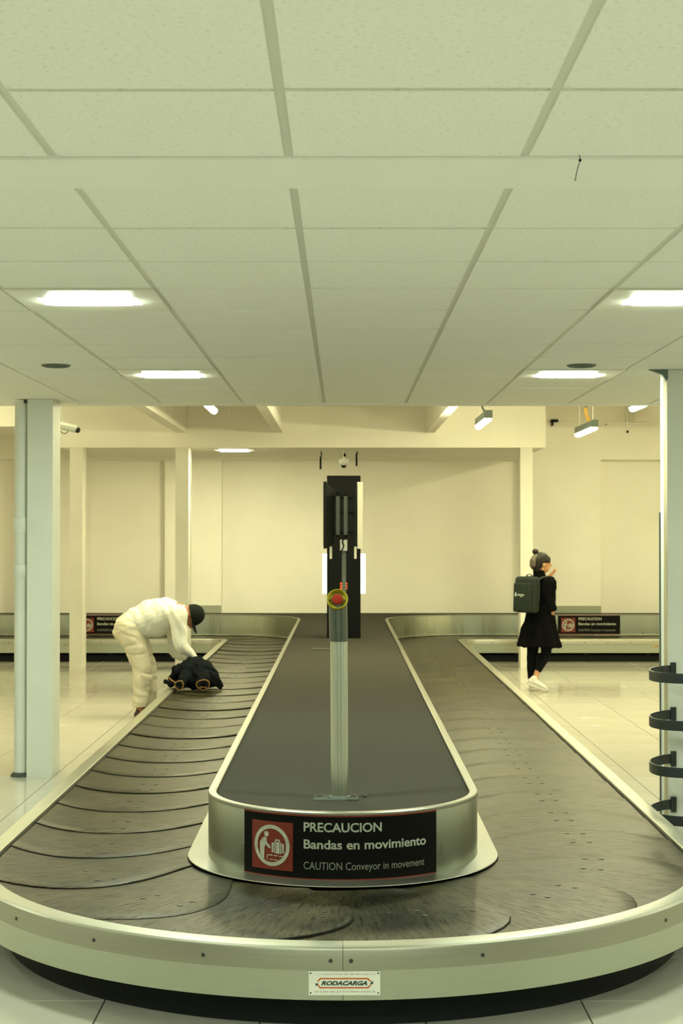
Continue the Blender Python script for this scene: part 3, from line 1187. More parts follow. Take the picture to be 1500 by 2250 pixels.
def flatwall(cx, off):
    yw = cpt(0, 0, 0.611)[1]
    uc = (U0 + U1) / 2
    return lambda u, v: Vector((cx + u - uc, yw - 0.0015 - off, v))


def grid_patch(u0, u1, v0, v1, mapf_f, mapf_b, n=24):
    mb = MB()
    for i in range(n + 1):
        u = u0 + (u1 - u0) * i / n
        mb.v += [tuple(mapf_f(u, v0)), tuple(mapf_f(u, v1)), tuple(mapf_b(u, v1)), tuple(mapf_b(u, v0))]
    for i in range(n):
        for k in range(4):
            j = (k + 1) % 4
            mb.f.append([4 * i + k, 4 * i + 4 + k, 4 * i + 4 + j, 4 * i + j])
            mb.mi.append(0)
    mb.f += [[0, 1, 2, 3], [4 * n + 3, 4 * n + 2, 4 * n + 1, 4 * n]]
    mb.mi += [0, 0]
    return mb


def ringpoly(cx, cy, r0, r1, n=36):
    q = []
    for i in range(n):
        a, b_ = 2 * PI * i / n, 2 * PI * (i + 1) / n
        q.append([(cx + r0 * math.cos(a), cy + r0 * math.sin(a)), (cx + r1 * math.cos(a), cy + r1 * math.sin(a)),
                  (cx + r1 * math.cos(b_), cy + r1 * math.sin(b_)), (cx + r0 * math.cos(b_), cy + r0 * math.sin(b_))])
    return q


def disc(cx, cy, r, n=16):
    return [[(cx + r * math.cos(2 * PI * i / n), cy + r * math.sin(2 * PI * i / n)) for i in range(n)]]


def rect(x0, y0, x1, y1):
    return [[(x0, y0), (x1, y0), (x1, y1), (x0, y1)]]


su0, sv1 = sign_uv(554.5, 1799)
su1, _ = sign_uv(643.5, 1800)
sv0 = sv1 - (su1 - su0)
L1 = sign_uv(667, 1827), sign_uv(838.5, 1826)
L2 = sign_uv(667, 1861), sign_uv(935, 1858)
L3 = sign_uv(667, 1909), sign_uv(931.5, 1900)


def warning_sign(label, mk, loc):
    t = thing('warning_sign', label, 'sign', loc, 'black and red conveyor warning signs')
    build('panel', grid_patch(U0, U1, V0, V1, mk(0.001), mk(-0.001)), M['sign_black'], t, True, 30)
    build('border', grid_patch(U0, U1, V1 - 0.007, V1, mk(0.0016), mk(0.0008)), M['sign_red'], t, True, 30)
    build('border', grid_patch(U0, U1, V0, V0 + 0.007, mk(0.0016), mk(0.0008)), M['sign_red'], t, True, 30)
    pic = build('pictogram', grid_patch(su0, su1, sv0, sv1, mk(0.0018), mk(0.0008), 10), M['sign_red'], t, True, 30)
    pic['label'] = 'red square with a white ring, a bending figure and a suitcase'
    cx, cy, s = (su0 + su1) / 2, (sv0 + sv1) / 2, (su1 - su0) / 2
    # coordinates of the pictogram in units of s around its centre
    def q(polys): return [[(cx + a * s, cy + b_ * s) for a, b_ in p] for p in polys]
    build('ring', flat(q(ringpoly(0, 0, 0.70, 0.86)), mk(0.0026)), M['sign_white'], pic)
    man = disc(-0.24, 0.46, 0.115)
    man += [[(-0.50, -0.62), (-0.36, -0.70), (-0.34, -0.10), (-0.30, -0.02), (-0.56, -0.02), (-0.58, -0.20)],
            [(-0.58, -0.02), (-0.28, -0.02), (-0.22, 0.30), (-0.34, 0.34), (-0.46, 0.26), (-0.56, 0.12)],
            [(-0.26, 0.22), (-0.20, 0.10), (-0.06, -0.02), (-0.02, -0.10), (-0.10, -0.13), (-0.20, -0.06), (-0.30, 0.06)]]
    build('figure', flat(q(man), mk(0.0026)), M['sign_white'], pic)
    case = rect(0.02, -0.28, 0.11, 0.12) + rect(0.14, -0.30, 0.20, 0.16) + rect(0.23, -0.32, 0.40, 0.16) + rect(0.43, -0.32, 0.49, 0.14) + rect(0.52, -0.28, 0.60, 0.10)
    case += rect(0.18, 0.16, 0.23, 0.26) + rect(0.36, 0.16, 0.41, 0.25) + rect(0.18, 0.22, 0.41, 0.27)
    build('suitcase', flat(q(case), mk(0.0026)), M['sign_white'], pic)
    belt = rect(-0.12, -0.42, 0.06, -0.38) + rect(0.12, -0.43, 0.30, -0.39) + rect(0.36, -0.44, 0.56, -0.40) + rect(-0.06, -0.60, 0.08, -0.56) + rect(0.14, -0.61, 0.30, -0.57) + rect(0.36, -0.62, 0.50, -0.58)
    for k in range(6):
        a, b_ = PI / 2 + PI * 0.9 * k / 6, PI / 2 + PI * 0.9 * (k + 1) / 6
        belt.append([(-0.14 + 0.09 * math.cos(a), -0.49 + 0.11 * math.sin(a)), (-0.14 + 0.055 * math.cos(a), -0.49 + 0.07 * math.sin(a)),
                     (-0.14 + 0.055 * math.cos(b_), -0.49 + 0.07 * math.sin(b_)), (-0.14 + 0.09 * math.cos(b_), -0.49 + 0.11 * math.sin(b_))])
    build('conveyor_mark', flat(q(belt), mk(0.0026)), M['sign_white'], pic)
    build('lettering', text_mb('PRECAUCION', L1[0][0], L1[1][0], (L1[0][1] + L1[1][1]) / 2, 0.0385, mk(0.0018), 0.022), M['sign_white'], t)
    build('lettering', text_mb('Bandas en movimiento', L2[0][0], L2[1][0], (L2[0][1] + L2[1][1]) / 2, 0.0385, mk(0.0018), 0.022), M['sign_white'], t)
    build('lettering', text_mb('CAUTION Conveyor in movement', L3[0][0], L3[1][0], (L3[0][1] + L3[1][1]) / 2, 0.031, mk(0.0018), 0.0), M['sign_grey'], t)['label'] = 'thin grey lettering'
    return t


warning_sign('large black warning sign with red pictogram on the rounded island front', curved, (0, Y0 - SR, V0))
cxr, cxl = P(1294.5, 1365, 22.2).x, P(235.5, 1365, 22.2).x
warning_sign('far black warning sign right of the woman', lambda off: flatwall(cxr, off), (cxr, 22.2, V0))
warning_sign('far black warning sign partly hidden by the bending man', lambda off: flatwall(cxl, off), (cxl, 22.2, V0))

# ================================================================== ISLAND FURNITURE
DECK = 0.586
# emergency stop post
EY = 6.92
pb = P(746, 1752, EY)
t = thing('emergency_stop_post', 'fluted steel post with a yellow and red emergency stop button on the carpet', 'emergency stop', (pb.x, EY, DECK))
zsl0, zsl1 = P(742, 1409, EY).z, P(742, 1338, EY).z
mb = MB()
n = 160
ringp = []
for i in range(n):
    a = 2 * PI * i / n
    r = 0.0360 + 0.0026 * abs(math.cos(a * 8)) ** 0.5
    ringp.append((pb.x + r * math.cos(a), EY + r * math.sin(a), DECK + 0.004))
mb.prism(ringp, (-0.004, 0, zsl0 + 0.02 - DECK))
build('pole', mb, M['steel_pole'], t, True, 30)
pt = Vector((pb.x - 0.005, EY, 0))
tilt = Vector((0, -math.cos(0.42), math.sin(0.42)))
# sleeve cut at a slant to carry the button
mb = MB()
n = 36
rs = 0.0415
cz = P(741, 1317, EY).z
lo, hi = [], []
for i in range(n):
    a = 2 * PI * i / n
    x, y = rs * math.cos(a), rs * math.sin(a)
    lo.append((pt.x + x, EY + y, zsl0))
    hi.append((pt.x - 0.003 + x, EY + y, cz + y * math.tan(PI / 2 - 0.42 - 0.55) * 0.6))
b0 = len(mb.v)
mb.v += lo + hi
for i in range(n):
    j = (i + 1) % n
    mb.f.append([i, j, n + j, n + i])
mb.f += [list(range(n - 1, -1, -1)), list(range(n, 2 * n))]
mb.mi = [0] * len(mb.f)
build('sleeve', mb, M['steel_sleeve'], t, True, 40)['label'] = 'darker smooth grey sleeve'
bc = Vector((P(741, 1316, EY - 0.04).x, EY - 0.035, cz))
build('shroud', MB().lathe(bc, tilt, [(-0.035, 0), (-0.035, 0.042), (0.004, 0.0475), (0.010, 0.0475), (0.012, 0.045), (0.010, 0.0425), (-0.008, 0.036), (-0.012, 0.0)], 40), M['yellow'], t, True, 40)['label'] = 'yellow plastic shroud'
build('button', MB().lathe(bc, tilt, [(-0.012, 0.014), (-0.002, 0.014), (-0.001, 0.024), (0.006, 0.0245), (0.010, 0.020), (0.011, 0.0)], 32), M['estop_red'], t, True, 40)['label'] = 'red mushroom button'
sx = tilt.cross(Vector((1, 0, 0))).normalized()
for s in (-1, 1):
    build('screw', MB().lathe(bc + Vector((s * 0.033, 0, 0)) + tilt * -0.008, tilt, [(0, 0.0035), (0.003, 0.003), (0.004, 0)], 10), M['screw'], t, True)
build('base_plate', MB().box(pb.x - 0.115, pb.x + 0.085, EY - 0.07, EY + 0.06, DECK, DECK + 0.005), M['carpet_stain'], t)
build('base_edge', MB().box(pb.x - 0.118, pb.x + 0.03, EY - 0.074, EY - 0.066, DECK, DECK + 0.007), M['vent'], t)
build('base_collar', MB().lathe((pb.x, EY, DECK), (0, 0, 1), [(0.004, 0.047), (0.010, 0.045), (0.012, 0.039)], 32), M['vent'], t, True)
for dx in (-0.09, 0.065, 0.115):
    build('bolt', MB().lathe((pb.x + dx, EY + 0.02, DECK), (0, 0, 1), [(0, 0.009), (0.010, 0.008), (0.011, 0)], 10), M['screw'], t, True)

# totem
TY = 17.45
tx0, tx1 = P(718, 1402, TY).x, P(792, 1402, TY).x
ztop = P(755, 1045, TY).z
t = thing('totem', 'tall black information totem with white lit side screens at the end of the carpet', 'totem', ((tx0 + tx1) / 2, TY, DECK))
build('cabinet', MB().box(tx0, tx1, TY, TY + 0.42, DECK, ztop), M['black'], t)
build('front_panel', MB().box(tx0 + 0.012, tx1 - 0.012, TY - 0.004, TY, DECK + 0.05, ztop - 0.03), M['black_gloss'], t)
zb0, zb1 = P(0, 1304, TY + 0.1).z, P(0, 1217, TY + 0.1).z
for s, xx in ((-1, tx0), (1, tx1)):
    xa, xb = (xx - 0.052, xx - 0.001) if s < 0 else (xx + 0.001, xx + 0.056)
    lb = build('side_screen', MB().box(xa, xb, TY + 0.06, TY + 0.36, zb0, zb1), M['screen_white'], t)
    lb['label'] = 'glowing white light box'
xm = P(755, 1290, TY).x
for k, (px, w) in enumerate(((749.5, 5), (760.5, 4))):
    led = MB()
    for q in range(3):
        ya, yb = 1280 + q * 5.5, 1284 + q * 5.5
        led.box(P(px - w / 2, 0, TY).x, P(px + w / 2, 0, TY).x, TY - 0.008, TY - 0.004, P(0, yb, TY).z, P(0, ya, TY).z)
    build('led_display', led, M['led_orange'], t)['label'] = 'orange glowing digits'
build('hinge', MB().box(tx1 - 0.004, tx1 + 0.008, TY, TY + 0.02, P(0, 1332, TY).z, P(0, 1329, TY).z), M['camera_white'], t)

# monitors on a pole
MY = 15.75
mp = P(755.5, 1427, MY)
t = thing('monitor_stand', 'slim pole carrying two back-to-back black flight monitors, before the black totem', 'monitor stand', (mp.x, MY, DECK))
zmb = P(0, 1210, MY).z
build('pole', MB().box(mp.x - 0.021, mp.x + 0.021, MY - 0.02, MY + 0.02, DECK, zmb + 0.01), M['bracket_grey'], t)
build('base_plate', MB().box(mp.x - 0.33, mp.x + 0.06, MY - 0.09, MY + 0.09, DECK, DECK + 0.008), M['carpet_stain'], t)
build('bolt', MB().lathe((mp.x + 0.05, MY - 0.05, DECK), (0, 0, 1), [(0, 0.012), (0.016, 0.01), (0.017, 0)], 10), M['screw'], t, True)
build('junction_box', MB().box(mp.x - 0.04, mp.x + 0.033, MY - 0.04, MY - 0.021, P(0, 1210, MY).z, P(0, 1186, MY).z), M['camera_white'], t)
cz_ = P(752, 1195, MY - 0.05)
build('cable', MB().tube([P(757, 1180, MY - 0.06), P(752, 1190, MY - 0.06), P(755, 1200, MY - 0.06), P(749, 1211, MY - 0.05)], [0.006] * 4, n=8), M['black'], t, True)
for xa, xb in ((738, 746), (755, 763)):
    br = build('bracket_bar', MB().box(P(xa, 0, MY).x, P(xb, 0, MY).x, MY - 0.03, MY + 0.10, P(0, 1176, MY).z, P(0, 1088, MY).z), M['bracket_grey'], t)
    for (ya, yb) in ((1090, 1081), (1182, 1175)):
        build('end_cap', MB().box(P(xa, 0, MY).x - 0.002, P(xb, 0, MY).x + 0.002, MY - 0.034, MY + 0.104, P(0, ya, MY).z, P(0, yb, MY).z), M['black'], br)
for yy in (1095, 1128, 1170):
    build('cross_arm', MB().box(P(728, 0, MY).x, P(776, 0, MY).x, MY + 0.0, MY + 0.03, P(0, yy + 3, MY).z, P(0, yy - 3, MY).z), M['black'], t)
# monitor bodies: screens face left and right; near edges towards the viewer
zt_, zb_ = P(0, 1060, MY).z, P(0, 1205, MY).z
def monitor(side):
    x_out = P(710.5 if side < 0 else 797, 0, MY).x
    x_in = P(717 if side < 0 else 785, 0, MY).x
    x_back = P(735 if side < 0 else 781, 0, MY).x
    zt2 = zt_ + (0.0 if side < 0 else -0.005)
    ya, yb = MY - 0.30, MY + 0.36
    k = (MY - 0.30) / MY
    sh = build('monitor', MB().box(min(x_out, x_in) * k, max(x_out, x_in) * k, ya, yb, zb_, zt2), M['black'] if side < 0 else M['shell_grey'], t)
    sh['label'] = 'dark monitor facing left' if side < 0 else 'monitor facing right with a pale edge'
    xs = x_out * k
    build('screen', MB().box(xs - 0.002 if side < 0 else xs - 0.001, xs + 0.001 if side < 0 else xs + 0.002, ya + 0.02, yb - 0.02, zb_ + 0.03, zt2 - 0.03), M['black_gloss'], sh)
    bs = build('back_shell', MB().hexa([(x_in * k, ya + 0.02, zb_ + 0.01), (x_in * k, yb - 0.02, zb_ + 0.01), (x_back, yb - 0.12, zb_ + 0.06), (x_back, ya + 0.12, zb_ + 0.06),
                                       (x_in * k, ya + 0.02, zt2 - 0.01), (x_in * k, yb - 0.02, zt2 - 0.01), (x_back, yb - 0.12, zt2 - 0.08), (x_back, ya + 0.12, zt2 - 0.08)]), M['black'], sh)
    xf = P(727 if side < 0 else 780, 0, MY).x
    build('tab', MB().box(xf - 0.012, xf + 0.012, MY - 0.2, MY - 0.18, P(0, 1227, MY).z, zb_ + 0.02), M['shell_grey'], sh)


monitor(-1)
monitor(1)

# ================================================================== CEILING FITTINGS AT THE FAR END
def batten(xn, Yn, Yf, zc_, label, cable=None):
    t = thing('hanging_lamp', label, 'lamp', (xn, Yn, zc_), 'hanging batten lamps')
    L = Yf - Yn
    w = 0.038
    build('housing', MB().hexa([(-w, 0, 0.0), (w, 0, 0.0), (w, L, 0.0), (-w, L, 0.0), (-w, 0, 0.075), (w, 0, 0.075), (w, L, 0.075), (-w, L, 0.075)]), M['vent'], t, local=True)
    lens = []
    for q in range(9):
        a_ = PI * q / 8
        lens.append((math.cos(a_) * (w - 0.003), 0.006, -0.006 - math.sin(a_) * 0.034))
    lens = [(w - 0.003, 0.006, 0.0)] + lens + [(-w + 0.003, 0.006, 0.0)]
    build('lens', MB().prism(lens, (0, L - 0.012, 0)), M['lamp_warm'], t, True, 40, local=True)
    build('end_plate', MB().box(-w - 0.003, w + 0.003, -0.006, 0.0, -0.006, 0.080), M['vent'], t, local=True)
    for y in (0.12, L - 0.12):
        build('hanger', MB().cyl((0, y, 0.07), (0, y, 3.70 - zc_), 0.004, n=8), M['pale_pipe'], t, local=True)
    c = build('cable', MB().tube([(-0.05, 0.3, 3.70 - zc_), (-0.055, 0.3, 0.35), (-0.045, 0.3, 0.16), (0.0, 0.3, 0.07)], [0.012] * 4, n=8), M['vent'], t, True, local=True)
    if cable:
        build('cable_sleeve', MB().tube([(-0.054, 0.3, 0.23), (-0.045, 0.3, 0.16), (-0.01, 0.3, 0.08)], [0.018] * 3, n=10), M['orange_cable'], t, True, local=True)['label'] = 'orange-yellow cable sleeve'
    return t


def lamp_at(px, py, Yn):
    p = P(px, py, Yn)
    return p.x, p.z


x, z = lamp_at(1073, 918, 16.0); batten(x, 16.0, 17.2, z, 'glowing hanging batten lamp nearest right of the totem')
x, z = lamp_at(1306, 938, 17.5); batten(x, 17.5, 18.75, z, 'glowing hanging batten lamp with an orange cable, beside the wall conduit', True)
x, z = lamp_at(470, 901, 15.55); batten(x, 14.35, 15.55, z, 'hanging lamp left of the totem, only its tip showing under the tiles')
x, z = lamp_at(1389, 896, 15.05); batten(x, 13.85, 15.05, z, 'hanging lamp at far right, only its tip showing under the tiles')
for x_, y_ in ((-5.8, 19.0), (4.6, 19.6), (5.6, 15.5), (0.2, 13.2), (-3.2, 13.0)):  # added lamps, unseen, to brighten the fascia and far wall
    g = batten(x_, y_, y_ + 1.2, 3.42, 'added hanging lamp out of view, brightening the far end')
    g['group'] = 'added hidden hanging lamps'

# soffit light
p = P(514, 987, 20.85)
t = thing('soffit_light', 'small flush white light in the soffit left of the totem', 'ceiling light', (p.x, 20.85, ZS))
build('frame', MB().box(p.x - 0.27, p.x + 0.27, 20.65, 21.1, ZS - 0.006, ZS), M['troffer'], t)
build('diffuser', MB().box(p.x - 0.185, p.x + 0.185, 20.72, 21.0, ZS - 0.016, ZS - 0.006), M['lamp_warm'], t)

# dome camera and hanging rods under the soffit
DY = 21.3
p = P(755, 1010, DY)
t = thing('dome_camera', 'pale dome security camera hanging above the black totem', 'camera', (p.x, DY, ZS))
build('mount', MB().cyl((p.x, DY, p.z), (p.x, DY, ZS), 0.018, n=16), M['camera_white'], t, True)
build('coupler', MB().ell((p.x + 0.012, DY - 0.01, P(0, 1000, DY).z), 0.018, 0.018, 0.026), M['black'], t, True)
build('housing', MB().lathe((p.x, DY, p.z), (0, 0, -1), [(-0.004, 0), (-0.004, 0.076), (0.03, 0.076), (0.062, 0.060), (0.078, 0.038), (0.078, 0)], 28), M['camera_white'], t, True)
build('lens_dome', MB().ell((p.x, DY, P(0, 1024, DY).z + 0.006), 0.036, 0.036, 0.034), M['black_gloss'], t, True)
for px, ya, yb, lab in ((704, 994, 1031, 'black hanging rod left of the dome camera'), (783, 996, 1024, 'black hanging rod right of the dome camera')):
    q = P(px, yb, DY)
    t = thing('hanging_rod', lab, 'rod', (q.x, DY, ZS), 'black rods under the soffit')
    zt2 = P(px, ya, DY).z
    build('rod', MB().box(q.x - 0.013, q.x + 0.013, DY - 0.02, DY + 0.02, q.z, q.z + 0.17), M['black'], t)
    build('hook', MB().tube([(q.x + 0.004, DY, q.z + 0.165), (q.x + 0.014, DY, q.z + 0.2), (q.x + 0.006, DY, ZS)], [0.008] * 3, n=8), M['black'], t, True)

# bullet camera left
BY = 13.0
t = thing('bullet_camera', 'pale bullet security camera poking out behind the thick left column', 'camera', P(130, 930, BY))
p0, p1 = P(126, 935, BY), P(170, 945, BY - 0.12)
build('housing', MB().cyl(p0, p1, 0.026, 0.026, 20), M['camera_white'], t, True)
dd = (p1 - p0).normalized()
build('lens', MB().cyl(p1, p1 + dd * 0.012, 0.024, 0.022, 20), M['black_gloss'], t, True)
build('sunshade', MB().cyl(p0 + Vector((0, 0, 0.012)), p1 + Vector((0, 0, 0.012)) + dd * 0.01, 0.028, 0.026, 20), M['camera_white'], t, True)
build('bracket', MB().tube([p0 + dd * 0.08 + Vector((0, 0, 0.02)), p0 + dd * 0.02 + Vector((0, 0.05, 0.10)), Vector((p0.x, BY + 0.05, 3.70))], [0.014] * 3, n=10), M['camera_white'], t, True)
build('cable', MB().tube([p0 + dd * 0.13 + Vector((0, 0, -0.02)), p0 + dd * 0.08 + Vector((0, 0, -0.055)), p0 + Vector((0, 0, -0.03))], [0.004] * 3, n=6), M['vent'], t, True)

# conduit and box on the far wall at right
PY_ = YW - 0.05
t = thing('wall_conduit', 'pale conduit running along the far wall to a dark box, at upper right', 'conduit', P(1215, 930, PY_))
for py, xa in ((929, 1216), (936, 1212)):
    build('pipe', MB().cyl(P(xa, py, PY_), P(1600, py + 2, PY_), 0.012, n=12), M['pale_pipe'], t, True)
q0, q1 = P(1210, 928, PY_), P(1225, 922, PY_)
build('junction_box', MB().box(q0.x, q1.x, PY_ - 0.05, YW, q0.z, q1.z), M['black'], t)['label'] = 'dark junction box'
build('drop', MB().box(P(1210, 0, PY_).x, P(1213, 0, PY_).x, PY_ - 0.02, YW, P(0, 936, PY_).z, q0.z), M['black'], t)
build('riser', MB().cyl(P(1378, 895, PY_), P(1378, 936, PY_), 0.014, n=12), M['pale_pipe'], t, True)
for px in (1330, 1332.5):
    build('clip', MB().ell(P(px, 932.5, PY_ - 0.01), 0.008, 0.008, 0.010, n=8), M['vent'], t, True)
t = thing('wall_sensor', 'tiny black sensor on the far wall below the conduit', 'sensor', P(1378, 949, YW))
p = P(1378, 949, YW)
build('body', MB().ell((p.x, YW - 0.012, p.z), 0.016, 0.016, 0.018, n=12), M['black'], t, True)
build('mount', MB().cyl((p.x, YW - 0.01, p.z + 0.01), (p.x, YW, p.z + 0.01), 0.012, n=12), M['black'], t, True)
p = P(505, 915, 19.0)
t = thing('hanging_rod', 'short pale rod hanging under the slab beside the left lamp tip', 'rod', (p.x, 19.0, 3.70))
build('rod', MB().cyl((p.x, 19.0, p.z), (p.x, 19.0, 3.70), 0.012, n=12), M['pale_pipe'], t, True)
build('collar', MB().cyl((p.x, 19.0, p.z + 0.05), (p.x, 19.0, p.z + 0.1), 0.02, n=12), M['pale_pipe'], t, True)

# ================================================================== PEOPLE
def fold(amp, fr, seed=0.0, sq=(1, 1, 1)):
    def f(co):
        q = Vector((co.x * sq[0], co.y * sq[1], co.z * sq[2])) * fr + Vector((seed, seed * 1.3, seed * 0.7))
        a = noise.noise(q)
        b = noise.noise(q * 2.3)
        return amp * (a + 0.5 * b)
    return f


def hand(mb, wrist, direc, palm_n, size=1.0, curl=0.6, thumb=1):
    """palm, four unequal curled fingers and a thumb from the side of the palm; palm_n points out of the palm"""
    d = Vector(direc).normalized()
    n_ = Vector(palm_n)
    n_ = (n_ - d * n_.dot(d)).normalized()
    s = d.cross(n_) * thumb
    w = Vector(wrist)
    L = 0.085 * size
    mb.tube([w - d * 0.02, w + d * 0.02, w + d * L * 0.6, w + d * L], [(0.026 * size, 0.019 * size), (0.030 * size, 0.017 * size), (0.040 * size, 0.016 * size), (0.038 * size, 0.013 * size)], lat=s, n=12)
    for k, (off, ln) in enumerate(((0.028, 0.072), (0.0095, 0.080), (-0.0095, 0.074), (-0.027, 0.058))):
        b = w + d * (L - 0.006) + s * off * size
        pts = [b]
        dirn = d.copy()
        for j, fr in enumerate((0.45, 0.32, 0.23)):
            a = curl * (0.6 + 0.35 * j)
            dirn = (d * math.cos(a) + n_ * math.sin(a)).normalized() if j == 0 else (dirn * math.cos(curl * 0.7) + (n_ * math.cos(curl * 0.7) - d * math.sin(curl * 0.7)) * math.sin(curl * 0.7)).normalized()
            pts.append(pts[-1] + dirn * ln * fr * size)
        mb.tube(pts, [0.0095 * size, 0.009 * size, 0.0085 * size, 0.007 * size], lat=s, n=10, k=3)
    b = w + d * L * 0.28 + s * 0.030 * size
    t1 = b + (d * 0.6 + s * 0.7 + n_ * 0.35).normalized() * 0.038 * size
    t2 = t1 + (d * 0.9 + s * 0.15 + n_ * 0.4).normalized() * 0.030 * size
    mb.tube([b - s * 0.012, b, t1, t2], [0.012 * size, 0.012 * size, 0.0105 * size, 0.008 * size], lat=n_, n=10, k=3)


# ---------------------------------------------------------------- bending man
def Q(cx, cy, Y):       # pixel of the close-up -> world
    return P(230 + cx / 5.0, 1290 + cy / 5.0, Y)


YM = 14.86
YN, YFAR = YM - 0.17, YM + 0.17
man = thing('person', 'man in white shirt, beige trousers and black cap bending over the belt at left', 'person', (Q(300, 1300, YM).x, YM, 0))
up = Vector((0.97, 0, 0.22)).normalized()
fw = Vector((0.20, 0, -0.97)).normalized()
fw = (fw - up * fw.dot(up)).normalized()
sd = up.cross(fw)
HC = Q(945, 312, YM)
hrot = Matrix((sd, fw, up)).transposed()
sh_n, sh_f = Q(800, 300, YM - 0.185), Q(790, 330, YM + 0.185)
el_n, el_f = Q(838, 640, YM - 0.22), Q(775, 700, YM + 0.20)
wr_n, wr_f = Q(968, 760, YM - 0.12), Q(955, 785, YM + 0.09)
hip_n, hip_f = Q(268, 470, YM - 0.09), Q(300, 470, YM + 0.09)
kn_n, kn_f = Q(415, 880, YM - 0.10), Q(480, 880, YM + 0.12)
an_n, an_f = Q(388, 1300, YM - 0.13), Q(486, 1262, YM + 0.15)
an_n.z = 0.10
an_f.z = 0.10
spine = [Q(255, 445, YM), Q(400, 375, YM), Q(560, 310, YM), Q(700, 275, YM), Q(800, 262, YM)]
b = MB()
b.tube(spine, [(0.155, 0.115), (0.14, 0.11), (0.16, 0.115), (0.17, 0.11), (0.10, 0.085)], lat=(0, 1, 0), n=18)
nk = Q(868, 262, YM)
b.tube([spine[-1], nk, HC - up * 0.02], [0.062, 0.056, 0.056], n=14)
b.ell(HC + up * 0.015, 0.074, 0.096, 0.108, hrot)
b.ell(HC - up * 0.055 + fw * 0.030, 0.056, 0.060, 0.062, hrot)                      # jaw
b.tube([HC + fw * 0.085 + up * 0.012, HC + fw * 0.112 - up * 0.022, HC + fw * 0.088 - up * 0.034], [0.010, 0.015, 0.012], n=10)   # nose
for s in (-1, 1):
    b.ell(HC + sd * s * 0.074 - fw * 0.010 - up * 0.012, 0.012, 0.020, 0.033, hrot, n=12)
b.tube([sh_n, el_n, wr_n], [0.052, 0.042, 0.030], n=14)
b.tube([sh_f, el_f, wr_f], [0.052, 0.042, 0.030], n=14)
hand(b, wr_n, Q(1000, 850, YM - 0.10) - wr_n, (0.2, 0.8, -0.3), 1.0, 0.75, 1)
hand(b, wr_f, Q(985, 870, YM + 0.05) - wr_f, (0.2, -0.8, -0.3), 1.0, 0.75, -1)
for h_, k_, a_ in ((hip_n, kn_n, an_n), (hip_f, kn_f, an_f)):
    b.tube([h_, (h_ + k_) / 2, k_, (k_ * 0.6 + a_ * 0.4), a_], [0.088, 0.075, 0.056, 0.056, 0.038], n=14)
    b.tube([a_, a_ + Vector((0.02, 0, -0.045)), a_ + Vector((0.15, 0, -0.068))], [0.036, 0.034, 0.026], n=12)
blob('body', b, M['skin_man'], man, 0.0075, 3)
b = MB()
b.tube([Q(300, 430, YM), Q(400, 385, YM), Q(530, 335, YM), Q(660, 295, YM), Q(775, 275, YM), Q(835, 262, YM)],
       [(0.175, 0.150), (0.185, 0.165), (0.20, 0.180), (0.205, 0.165), (0.175, 0.125), (0.080, 0.072)], lat=(0, 1, 0), n=22)
b.tube([Q(480, 410, YM), Q(560, 400, YM), Q(640, 380, YM)], [(0.15, 0.13), (0.16, 0.14), (0.15, 0.12)], n=18)
for s_, e_, w_ in ((sh_n, el_n, wr_n), (sh_f, el_f, wr_f)):
    b.tube([s_ * 0.6 + Q(740, 300, YM) * 0.4, s_, s_ * 0.5 + e_ * 0.5, e_, e_ * 0.4 + w_ * 0.6, w_], [0.10, 0.096, 0.080, 0.068, 0.057, 0.046], n=16)
    b.tube([w_ * 0.9 + e_ * 0.1, w_ + (w_ - e_).normalized() * 0.012], [0.044, 0.041], n=14)


def ridge(co, fr, amp, seed=0.0, sq=(1, 1, 1)):
    q = Vector((co.x * sq[0], co.y * sq[1], co.z * sq[2])) * fr + Vector((seed, -seed, seed * 2))
    return -amp * max(0.0, 1 - 3.2 * abs(noise.noise(q)))


def shirt_fold(co):
    base = fold(0.0045, 8.0, 3.1)(co)
    q = math.sin(co.x * 46 + co.z * 30 + 4 * noise.noise(co * 5)) * 0.0035
    return base + q + ridge(co, 9.0, 0.006, 1.2, (1.5, 0.6, 0.6))


blob('shirt', b, M['shirt'], man, 0.008, 4, shirt_fold)
b = MB()
b.tube([Q(228, 480, YM), Q(270, 430, YM), Q(345, 415, YM)], [(0.175, 0.125), (0.180, 0.140), (0.172, 0.140)], lat=(0, 1, 0), n=20)
for h_, k_, a_, dx in ((hip_n, kn_n, an_n, 0), (hip_f, kn_f, an_f, 1)):
    hem = a_.copy()
    hem.z = 0.118 if dx == 0 else 0.10
    b.tube([h_ + Vector((-0.01, 0, 0.02)), h_ * 0.62 + k_ * 0.38, k_ + Vector((-0.012, 0, 0)), k_ * 0.6 + a_ * 0.4, a_ + Vector((0.004, 0, 0.08)), hem],
           [0.128, 0.116, 0.094, 0.084, 0.076, 0.074], n=18, cap='start')


def trouser_fold(co):
    q = math.sin(co.z * 42 + co.x * 18 + 5 * noise.noise(co * 4.5)) * 0.005
    return fold(0.005, 7.0, 7.7, (1, 1, 0.8))(co) + q * 0.6 + ridge(co, 8.0, 0.008, 4.0, (0.5, 0.5, 1.5))


blob('trousers', b, M['trousers'], man, 0.008, 3, trouser_fold)
